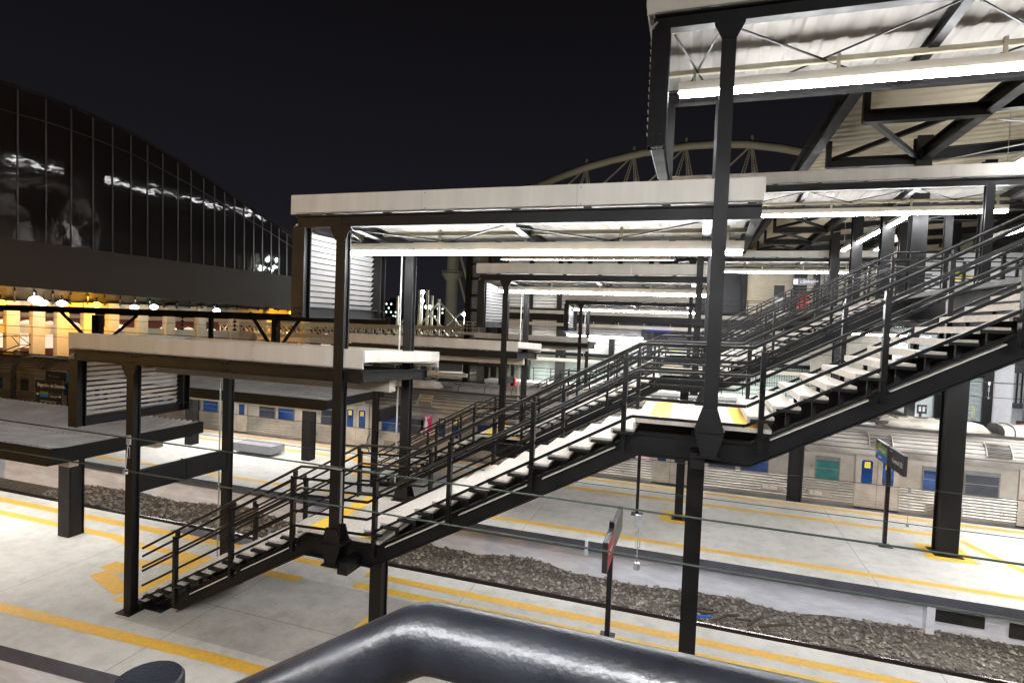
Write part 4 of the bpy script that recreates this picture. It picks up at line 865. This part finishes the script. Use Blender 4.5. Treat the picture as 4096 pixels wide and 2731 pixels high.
# ================================================================== LEFT BACKGROUND: GLASS HALL, ENTRANCE, OLD STATION
P0 = EYE+ray(0, 1100)*50.0; dF = Vector((.252, .968, 0)).normalized(); nF = Vector((dF.y, -dF.x, 0))
gd = bpy.data.materials.new('dark_reflective_glass'); gd.use_nodes = True; n_ = gd.node_tree; b_ = n_.nodes['Principled BSDF']
b_.inputs['Base Color'].default_value = (.034, .030, .034, 1); b_.inputs['Roughness'].default_value = .04; b_.inputs['Specular IOR Level'].default_value = .6
tc_ = n_.nodes.new('ShaderNodeTexCoord'); no_ = n_.nodes.new('ShaderNodeTexNoise'); no_.inputs['Scale'].default_value = .5; no_.inputs['Detail'].default_value = 2; bp_ = n_.nodes.new('ShaderNodeBump'); bp_.inputs['Strength'].default_value = 1.0; bp_.inputs['Distance'].default_value = .5
bp_.inputs['Distance'].default_value = .02; n_.links.new(tc_.outputs['Object'], no_.inputs['Vector']); n_.links.new(no_.outputs['Fac'], bp_.inputs['Height']); n_.links.new(bp_.outputs[0], b_.inputs['Normal'])
t = thing('glass_hall', 'dark glass hall with a curved roofline at left', 'building', onpl(300, 1300, P0, nF))
K = 1.74150
top = [(-420, 60), (-200, 125), (0, 190), (100, 222), (200, 262), (300, 308), (400, 365), (480, 415), (560, 468), (620, 507), (690, 556), (760, 622)]
def bot(x): return 545+.134*x
def lerp_top(x):
    for (a, b), (c, d) in zip(top[:-1], top[1:]):
        if a <= x <= c: return b+(d-b)*(x-a)/(c-a)
    return top[-1][1]
mull = [-420, -300, -200, -110, -32, 40, 105, 163, 213, 258, 300, 338, 373, 408, 438, 467, 492, 515, 538, 560, 582, 602, 622, 640, 658, 676, 694, 712, 730, 748]
nF0 = nF.copy(); nF = (nF*math.cos(R(9))-Vector((0, 0, math.sin(R(9))))).normalized(); b = MB()
for a, c in zip(mull[:-1], mull[1:]):
    q = [onpl(a*K, bot(a)*K, P0, nF), onpl(c*K, bot(c)*K, P0, nF), onpl(c*K, lerp_top(c)*K, P0, nF), onpl(a*K, lerp_top(a)*K, P0, nF)]
    b.add(q, [(0, 1, 2, 3)])
b.build('glass', gd, t)
MUL = mat('mullion_grey', (.15, .14, .15), .35, metal=.5)
b = MB()
for a in mull: b.bar(onpl(a*K, bot(a)*K, P0, nF)+nF*.08, onpl(a*K, lerp_top(a)*K, P0, nF)+nF*.08, .06, .12, up=dF)
for a, c in zip(mull[:-1], mull[1:]):
    if lerp_top(c)+62 < bot(c)-20: b.bar(onpl(a*K, (lerp_top(a)+62*(1-max(0, a)/1100))*K, P0, nF)+nF*.08, onpl(c*K, (lerp_top(c)+62*(1-max(0, c)/1100))*K, P0, nF)+nF*.08, .08, .10)
b.build('mullion', MUL, t)
b = MB(); tp = [onpl(x*K, y*K, P0, nF) for x, y in top]
for p_, q_ in zip(tp[:-1], tp[1:]): b.bar(p_+nF*.05, q_+nF*.05, .5, .32)
b.build('roof_edge', mat('roof_edge_grey', (.12, .12, .13), .25, metal=.6, var=.3), t)
nF = nF0; b = MB(); far = -nF*30
b.add([p for p in tp]+[p+far for p in tp], [(i, i+1, len(tp)+i+1, len(tp)+i) for i in range(len(tp)-1)]); b.build('roof', mat('hall_roof', (.03, .03, .032), .6), t)
FX = [(-420, 600, 700), (760, 647, 717)]
b = MB(); q = [onpl(-420*K, (bot(-420)+2)*K, P0, nF), onpl(760*K, bot(760)*K, P0, nF), onpl(760*K, 718*K, P0, nF), onpl(-420*K, 622*K, P0, nF)]
b.prism([p+nF*.35 for p in q], -nF*.3); b.build('fascia', mat('taupe_fascia', (.13, .115, .105), .6, var=.08, vscale=.2), t)
PC = P0-nF*5.0; bk = [onpl(-731, 1170, PC, nF), onpl(1323, 1242, PC, nF)]; b = MB(); b.add([q[3]+nF*.3, q[2]+nF*.3, bk[1], bk[0]], [(0, 1, 2, 3)]); b.build('soffit', mat('soffit_slats', (.030, .028, .026), .4, metal=.3, var=.7, vscale=1.2), t)
b = MB(); so = Vector((0, 0, -.2))
for i in range(34):
    f_ = i/33; p_ = q[3].lerp(q[2], f_); b.bar(p_+so, bk[0].lerp(bk[1], f_)+so, .12, .3)
b.build('soffit_rib', STEEL, t)
# the entrance colonnade under and behind it
PC = P0-nF*5.0
SOD, MERC = (1.0, .47, .02), (.92, 1.0, .96)
colm = mat('colonnade_paint', (.62, .55, .44), .6, var=.15, vscale=.6)
t = thing('colonnade', 'row of pale square columns and beams under the glass hall', 'colonnade', onpl(600, 1390, PC, nF))
cxs = [-130, -50, 46, 149, 245, 350, 448, 565, 675, 800, 934, 1071, 1221, 1380]
for px in cxs:
    p_ = onpl(px, 1300, PC, nF); zt_ = onpl(px, 1200+px*.03, PC, nF).z; c = MB(); c.bar((p_.x, p_.y, -1.4), (p_.x, p_.y, zt_), 1.0, 1.0, up=dF); c.build('column', colm, t)
for a, b2_, hh in ((1200, 1236, 0), (1292, 1330, 0)):
    l_ = [onpl(px, a+px*.035, PC, nF) for px in (-130, 1380)]; d_ = [onpl(px, b2_+px*.035, PC, nF) for px in (-130, 1380)]
    c = MB(); c.prism([l_[0], l_[1], d_[1], d_[0]], -nF*.5); c.build('beam', colm, t)
for i, (px, py, colr, pw) in enumerate(((2, 1212, SOD, 900), (143, 1201, MERC, 700), (172, 1212, MERC, 350), (247, 1214, MERC, 500), (386, 1220, SOD, 1500), (537, 1231, MERC, 350), (616, 1229, (.75, 1, .93), 700), (867, 1243, MERC, 450), (1169, 1252, SOD, 700))):
    pos = onpl(px, py, P0-nF*1.2, nF); kind = 'orange sodium' if colr is SOD else 'white'
    where = ('at the left edge of the photo', 'biggest of the white ones, near the left edge', 'touching the biggest white one on its right', 'left of the brightest orange one', 'in line with the dark wire gantry post', 'dimmer, right of the brightest orange one', 'greenish, under the middle of the hall', 'lone one above the lowest canopy', 'beside the louvred end of the middle canopy')[i]
    t = thing('street_lamp', 'glowing '+kind+' lamp under the glass hall, '+where, 'lamp', pos, 'lamps under the glass hall')
    r_ = .55 if i == 1 else .42; s_ = MB(); ps = [pos+Vector((0, 0, -r_*.6+r_*1.3*k/6)) for k in range(7)]; s_.tube(ps, [r_*math.sin(math.pi*(k+.7)/7.6) for k in range(7)], 12); s_.build('globe', mat('lamp_glow_'+('s' if colr is SOD else 'm' if colr is MERC else 'g'), colr, .5, emit=7 if colr is SOD else 9), t)
    s_ = MB(); s_.tube([pos+Vector((0, 0, r_*.7)), pos+Vector((0, 0, r_*.7+.5))], .08, 6); s_.build('hanger', STEEL, t)
    li = bpy.data.lights.new('lamp_light', 'POINT'); li.color = colr; li.energy = pw*(.46 if colr is SOD else .05); li.shadow_soft_size = .5; lo = bpy.data.objects.new('lamp_light', li); lo.location = -nF*.9+Vector((0, 0, -.7)); COL.objects.link(lo); lo.parent = t
# pink arched building behind
PB = P0-nF*16
pk = mat('pink_render', (.22, .085, .08), .7, var=.12, vscale=.5)
t = thing('pink_building', 'pink building with white arched windows behind the colonnade', 'building', onpl(500, 1390, PB, nF))
l_ = [onpl(px, 1255+px*.03, PB, nF) for px in (-300, 1450)]; c = MB(); c.prism([l_[0], l_[1], Vector((l_[1].x, l_[1].y, -1.4)), Vector((l_[0].x, l_[0].y, -1.4))], -nF*6); c.build('wall', pk, t)
c = MB(); c.bar(l_[0]+nF*.2, l_[1]+nF*.2, .5, .5); c.build('cornice', WHITEC, t)
for px in range(-260, 1400, 92):
    py = 1310+px*.035; A_ = onpl(px, py, PB+nF*.08, nF); w_ = 1.0; h_ = 2.2; pol = [A_+dF*(-w_)+Vector((0, 0, -h_)), A_+dF*w_+Vector((0, 0, -h_))]+[A_+dF*(w_*math.cos(R(a)))+Vector((0, 0, w_*math.sin(R(a)))) for a in range(0, 181, 30)]
    c = MB(); c.prism([p*1.0 for p in pol], nF*.1); c.build('arched_window', mat('lit_arch', (1, .82, .66), .5, emit=.40), t)
for i, px in enumerate((30, 260, 480, 700, 930, 1150)):
    pos = onpl(px, 1300+px*.03, PB+nF*6, nF); t = thing('wall_lamp', 'small warm lamp in front of the pink building, '+('first', 'second', 'third', 'fourth', 'fifth', 'sixth')[i]+' from left', 'lamp', pos, 'warm lamps before the pink building')
    s_ = MB(); s_.tube([pos+Vector((0, 0, -.2)), pos, pos+Vector((0, 0, .2))], [.1, .25, .1], 8); s_.build('globe', mat('warm_glow', (1, .62, .25), .5, emit=22), t); s_ = MB(); s_.tube([pos+Vector((0, 0, -.2)), (pos.x, pos.y, -1.4)], .07, 6); s_.build('post', STEEL, t)
    li = bpy.data.lights.new('lamp_light', 'POINT'); li.color = (1, .72, .5); li.energy = 60; li.shadow_soft_size = .4; lo = bpy.data.objects.new('lamp_light', li); lo.location = (0, 0, .4); COL.objects.link(lo); lo.parent = t
# dark catenary gantry in front
t = thing('wire_gantry', 'long dark overhead wire gantry with slanting struts at left', 'gantry', ony(390, 1400, 31))
b = MB(); a_ = ony(-200, 1222, 31); c_ = ony(1560, 1284, 31); b.ibeam(a_, c_, .5, .46, .05); b.build('beam', STEEL, t)
for px, w_ in ((392, .75), (1105, .4)):
    p_ = ony(px, 1260, 31); b = MB(); b.box(p_.x-w_/2, p_.x+w_/2, 30.8, 31.2, -1.4, p_.z); b.build('post', STEEL, t)
    for s in (-1, 1): b = MB(); b.bar((p_.x, 31, p_.z-2.6), (p_.x+s*(4.0 if w_ > .5 else 2.2), 31, p_.z+.1-.0), .16, .16); b.build('strut', STEEL, t)
b = MB()
for px in (730, 940): p_ = ony(px, 1250, 31); b.tube([p_, p_+Vector((0, 0, -1.3))], .03, 5); [b.tube([p_+Vector((0, 0, -.25-.28*k)), p_+Vector((0, 0, -.4-.28*k))], [.04, .16], 8) for k in range(4)]
b.build('insulator', STEEL2, t)
t = thing('lamp_mast', 'dark slim lamp mast standing left of the middle canopy post', 'mast', ony(845, 1380, 34)); p_ = ony(845, 1250, 34); b = MB(); b.box(p_.x-.16, p_.x+.16, 33.9, 34.1, -1.4, p_.z); b.build('post', STEEL, t)
# white lattice footbridge and masts
WS = mat('white_steel', (.60, .58, .50), .5, var=.1)
t = thing('lattice_bridge', 'white lattice girder walkway in the centre distance', 'bridge', ony(1500, 1360, 62)); Yb = 62
for nm, ya, yb2 in (('top_chord', 1292, 1312), ('bottom_chord', 1338, 1352)):
    b = MB(); b.bar(ony(880, ya, Yb), ony(1865, yb2, Yb), .5, .45); b.build(nm, WS, t)
b = MB(); pts = []
for i in range(30):
    f_ = i/29; px = 880+985*f_; pts.append((ony(px, 1292+20*f_, Yb), ony(px, 1338+14*f_, Yb)))
for (a, c), (d, e) in zip(pts[:-1], pts[1:]): b.bar(a, e, .14, .14); b.bar(c, d, .14, .14); b.bar(a, c, .14, .14)
b.build('lattice', WS, t); b = MB()
for (a, c), (d, e) in zip(pts[:-1], pts[1:]): b.bar(a+Vector((0, 2.5, 0)), e+Vector((0, 2.5, 0)), .14, .14)
b.build('lattice', WS, t)
b = MB(); b.bar(ony(880, 1345, Yb-.2)+Vector((0, 3, -4.6)), ony(1865, 1352, Yb-.2)+Vector((0, 3, -4.6)), 3, .4); b.build('deck', WS, t)
for i, (px, py0) in enumerate(((1592, 1184), (1712, 1160), (1729, 1182), (1757, 1196), (1680, 1160))):
    a = ony(px, py0, Yb+1.5); b = MB(); b.tube([(a.x, a.y, -1.4), (a.x, a.y, a.z)], [.26, .16], 8)
    t = tag(b.build('mast', WS), 'tall white tapering mast beside the lattice walkway, '+('standing alone at left', 'tallest beside the white lamps', 'between the tallest and the braced one', 'braced with long diagonal struts', 'partly behind the black column')[i], 'mast', 'white masts')
t = thing('strut_frame', 'pale diagonal struts rising to the braced white mast', 'strut', ony(1760, 1310, 63))
for p_, q_ in (((1757, 1205), (1680, 1300)), ((1757, 1205), (1845, 1310)), ((1785, 1305), (1862, 1235)), ((1596, 1304), (1630, 1260)), ((1720, 1250), (1765, 1305))): b = MB(); b.bar(ony(*p_, 63), ony(*q_, 63), .16, .16); b.build('strut', WS, t)
for i, (px, py) in enumerate(((1690, 1168), (1688, 1201), (1708, 1228), (1722, 1228), (1857, 1257), (1873, 1283))):
    pos = ony(px, py, 66); t = thing('floodlight', 'white glaring floodlight above the lattice walkway, '+('topmost', 'just below the topmost', 'left of the low pair', 'right of the low pair', 'beside the dark glass tower', 'lowest, before the glass tower')[i], 'floodlight', pos, 'distant white floodlights')
    s_ = MB(); s_.tube([pos+Vector((0, 0, -.2)), pos, pos+Vector((0, 0, .2))], [.12, .3, .12], 10); s_.build('globe', mat('flood_glow', (.92, 1, .98), .5, emit=70), t)
    if i in (0, 3, 4): li = bpy.data.lights.new('lamp_light', 'POINT'); li.color = (.95, 1, .97); li.energy = 240; li.shadow_soft_size = .4; lo = bpy.data.objects.new('lamp_light', li); lo.location = (0, -1.2, 0); COL.objects.link(lo); lo.parent = t
    s_ = MB(); s_.tube([(pos.x, pos.y+.1, -1.4), (pos.x, pos.y+.1, pos.z)], .06, 6); s_.build('pole', WS, t)
# dark glass tower by the second canopy
t = thing('glass_tower', 'narrow dark glass stair tower left of the station building', 'tower', ony(1890, 1340, 50)); a = ony(1862, 1300, 50); c = ony(1960, 1300, 50); zz = ony(1870, 980, 50).z
b = MB(); b.box(a.x, a.x+.5, 49.7, 50.3, -1.4, zz); b.box(c.x-.3, c.x, 49.7, 50.3, -1.4, zz); b.box(a.x+.5, c.x-.3, 49.8, 50.2, zz-.3, zz)
for z in (7.2, 8.6, 10.2, 11.6): b.box(a.x+.5, c.x-.3, 49.85, 50.15, z-.12, z+.12)
b.build('frame', STEEL, t); b = MB(); b.box(a.x+.5, c.x-.3, 49.98, 50.02, -1.4, zz-.3); b.build('glass', gl, t); b = MB(); b.box(a.x+.5, c.x, 52, 52.1, -1.4, zz); b.build('rear_wall', mat('tower_wall', (.10, .13, .15), .5, var=.15, vscale=.5), t)
t = thing('small_balcony', 'white railed balcony beside the dark glass tower', 'balcony', ony(1840, 1325, 49)); a = ony(1822, 1285, 49); c = ony(1915, 1330, 49); b = MB()
for f_ in (0, .3, .6): z = a.z+(c.z-a.z)*f_; b.tube([(a.x, 49, z), (c.x, 49, z)], .04, 5)
for k in range(5): x = a.x+(c.x-a.x)*k/4; b.box(x-.03, x+.03, 48.97, 49.03, c.z, a.z)
b.build('railing', WS, t); b = MB(); b.box(a.x, c.x, 48.9, 50, c.z-.25, c.z); b.build('deck', WS, t)
# stadium: concrete tower, arch with lattice pylons
SC = mat('stadium_concrete', (.30, .31, .26), .8, var=.2, vscale=.15)
Yt = 150
t = thing('stadium_tower', 'tall round concrete stadium tower with a collar gallery', 'tower', ony(1806, 1320, Yt)); cx = ony(1806, 1200, Yt)
def zat(py, px=1806, Y=Yt): return ony(px, py, Y).z
b = MB(); b.tube([(cx.x, Yt, -1.4), (cx.x, Yt, zat(1120)), (cx.x+.2, Yt, zat(860))], [1.85, 1.75, 1.6], 20); b.build('shaft', SC, t)
b = MB(); b.tube([(cx.x, Yt, zat(1124)), (cx.x, Yt, zat(1100)), (cx.x, Yt, zat(1096))], [1.9, 3.1, 3.1], 20); o = b.build('collar', SC, t)
b = MB()
for k in range(20): a = 2*math.pi*k/20; b.box(cx.x+3.0*math.cos(a)-.06, cx.x+3.0*math.cos(a)+.06, Yt+3.0*math.sin(a)-.06, Yt+3.0*math.sin(a)+.06, zat(1096), zat(1085))
b.tube([(cx.x+3.0*math.cos(2*math.pi*k/24), Yt+3.0*math.sin(2*math.pi*k/24), zat(1086)) for k in range(25)], .08, 5); b.build('guard_rail', SC, o)
b = MB(); b.bar(ony(1830, 1080, Yt), ony(1862, 1210, Yt), .5, .5); b.bar(ony(1842, 1020, Yt), ony(1885, 1180, Yt), .6, .6); b.build('stay', SC, t)
Ya = 230
ap = [(2040, 800), (2100, 770), (2166, 738), (2250, 704), (2344, 670), (2450, 640), (2570, 612), (2661, 598), (2760, 583), (2870, 576), (2991, 577), (3120, 592), (3243, 614), (3400, 655), (3560, 715)]
t = thing('stadium_arch', 'pale tubular stadium roof arch on lattice pylons in the distance', 'stadium', ony(2700, 900, Ya)); b = MB(); AM = mat('arch_paint', (.36, .34, .27), .6, var=.15, vscale=.1)
b.tube([ony(x, y, Ya) for x, y in ap], 1.55, 14); b.build('arch_tube', AM, t)
for px, py in ((2345, 672), (2535, 622), (2745, 588), (3008, 580)):
    a = ony(px, py, Ya); b = MB()
    for dx, wid in ((-48, .6), (6, .35), (24, .5)):
        e = ony(px+dx, py+150, Ya-2); d_ = (e-a); n_k = 12
        for s in (-1, 1): b.bar(a+Vector((s*.3, 0, 0)), e+Vector((s*wid, 0, 0)), .22, .22)
        for k in range(n_k): p_ = a.lerp(e, k/n_k); q_ = a.lerp(e, (k+1)/n_k); ww = .3+(wid-.3)*k/n_k; b.bar(p_+Vector((-ww, 0, 0)), q_+Vector((ww, 0, 0)), .12, .12)
    e = ony(px-150, py+140, Ya+2); b.bar(a, e, .5, .5); b.tube([a+Vector((0, 0, 1.5)), a+Vector((0, 0, 3.4))], [.8, .5], 8); b.build('pylon', AM, t)
b = MB(); b.box(ony(2000, 900, Ya+6).x, ony(3600, 900, Ya+6).x, Ya+6, Ya+40, -1.4, ony(2700, 960, Ya+6).z); b.build('stand', mat('stadium_stand', (.05, .05, .055), .8, var=.3, vscale=.05), t)
for i, (px, py, Y, en) in enumerate(((2400, 850, Ya-25, 3800), (2800, 820, Ya-25, 4600), (3250, 850, Ya-25, 4000), (1700, 1150, 125, 2600))):
    p_ = ony(px, py, Y); li = bpy.data.lights.new('stadium_light', 'POINT'); li.color = (1, .92, .74); li.energy = en; li.shadow_soft_size = 1.0
    lo = bpy.data.objects.new('stadium_light', li); lo.location = p_; COL.objects.link(lo)
# city blocks with lit windows
cb = mat('night_block', (.035, .04, .055), .8, var=.2, vscale=.1); lw = mat('lit_window', (.65, .9, 1.0), .5, emit=2.2); lw2 = mat('lit_window_warm', (1, .8, .5), .5, emit=2.0)
for i, (pa, pb, pt, Y) in enumerate(((1540, 1592, 1203, 260), (1594, 1632, 1224, 270), (1634, 1662, 1236, 280), (1735, 1780, 1222, 270), (1500, 1538, 1262, 250), (1664, 1732, 1252, 290))):
    a = ony(pa, pt, Y); c = ony(pb, pt, Y); t = thing('apartment_block', 'dark distant apartment block with scattered lit windows, '+('tallest, left of the black column', 'second from the left, touching the tallest', 'narrow, just left of the black column', 'beside the stadium tower', 'low, at the far left of the group', 'low and broad behind the white masts')[i], 'building', ((a.x+c.x)/2, Y, -1.4), 'distant apartment blocks')
    b = MB(); b.box(a.x, c.x, Y, Y+14, -1.4, a.z); b.box(a.x+1, a.x+3, Y+3, Y+6, a.z, a.z+1.5); b.build('wall', cb, t)
    rn = random.Random(i*7+1); w1, w2 = MB(), MB(); z = a.z-1.2
    while z > 6:
        x = a.x+.6
        while x < c.x-.9:
            if rn.random() < .33: (w1 if rn.random() < .8 else w2).box(x, x+.75, Y-.04, Y-.01, z-.8, z)
            x += 1.4
        z -= 2.1
    o1 = w1.build('window', lw, t)
    if w2.v: w2.build('window', lw2, t, 'warm lit windows')

# street lamps with sodium light in front of the station, behind the viewer (they tint the canopy ends)
for i, (x, y, z, pw) in enumerate(((-30, -9, 9.5, 6500),)):
    t = thing('street_lamp', 'sodium street lamp on a mast behind the viewer', 'lamp', (x, y, -1.4)); b = MB(); b.tube([(x, y, -1.4), (x, y, z)], [.12, .07], 8); b.build('post', STEEL, t); b = MB(); b.tube([(x, y, z), (x, y, z+.3)], [.25, .1], 10); b.build('lantern', mat('lamp_glow_s', SOD, .5, emit=34), t)
    li = bpy.data.lights.new('lamp_light', 'POINT'); li.color = (1, .58, .2); li.energy = pw; li.shadow_soft_size = .3; lo = bpy.data.objects.new('lamp_light', li); lo.location = (0, 0, z+1.2); COL.objects.link(lo); lo.parent = t
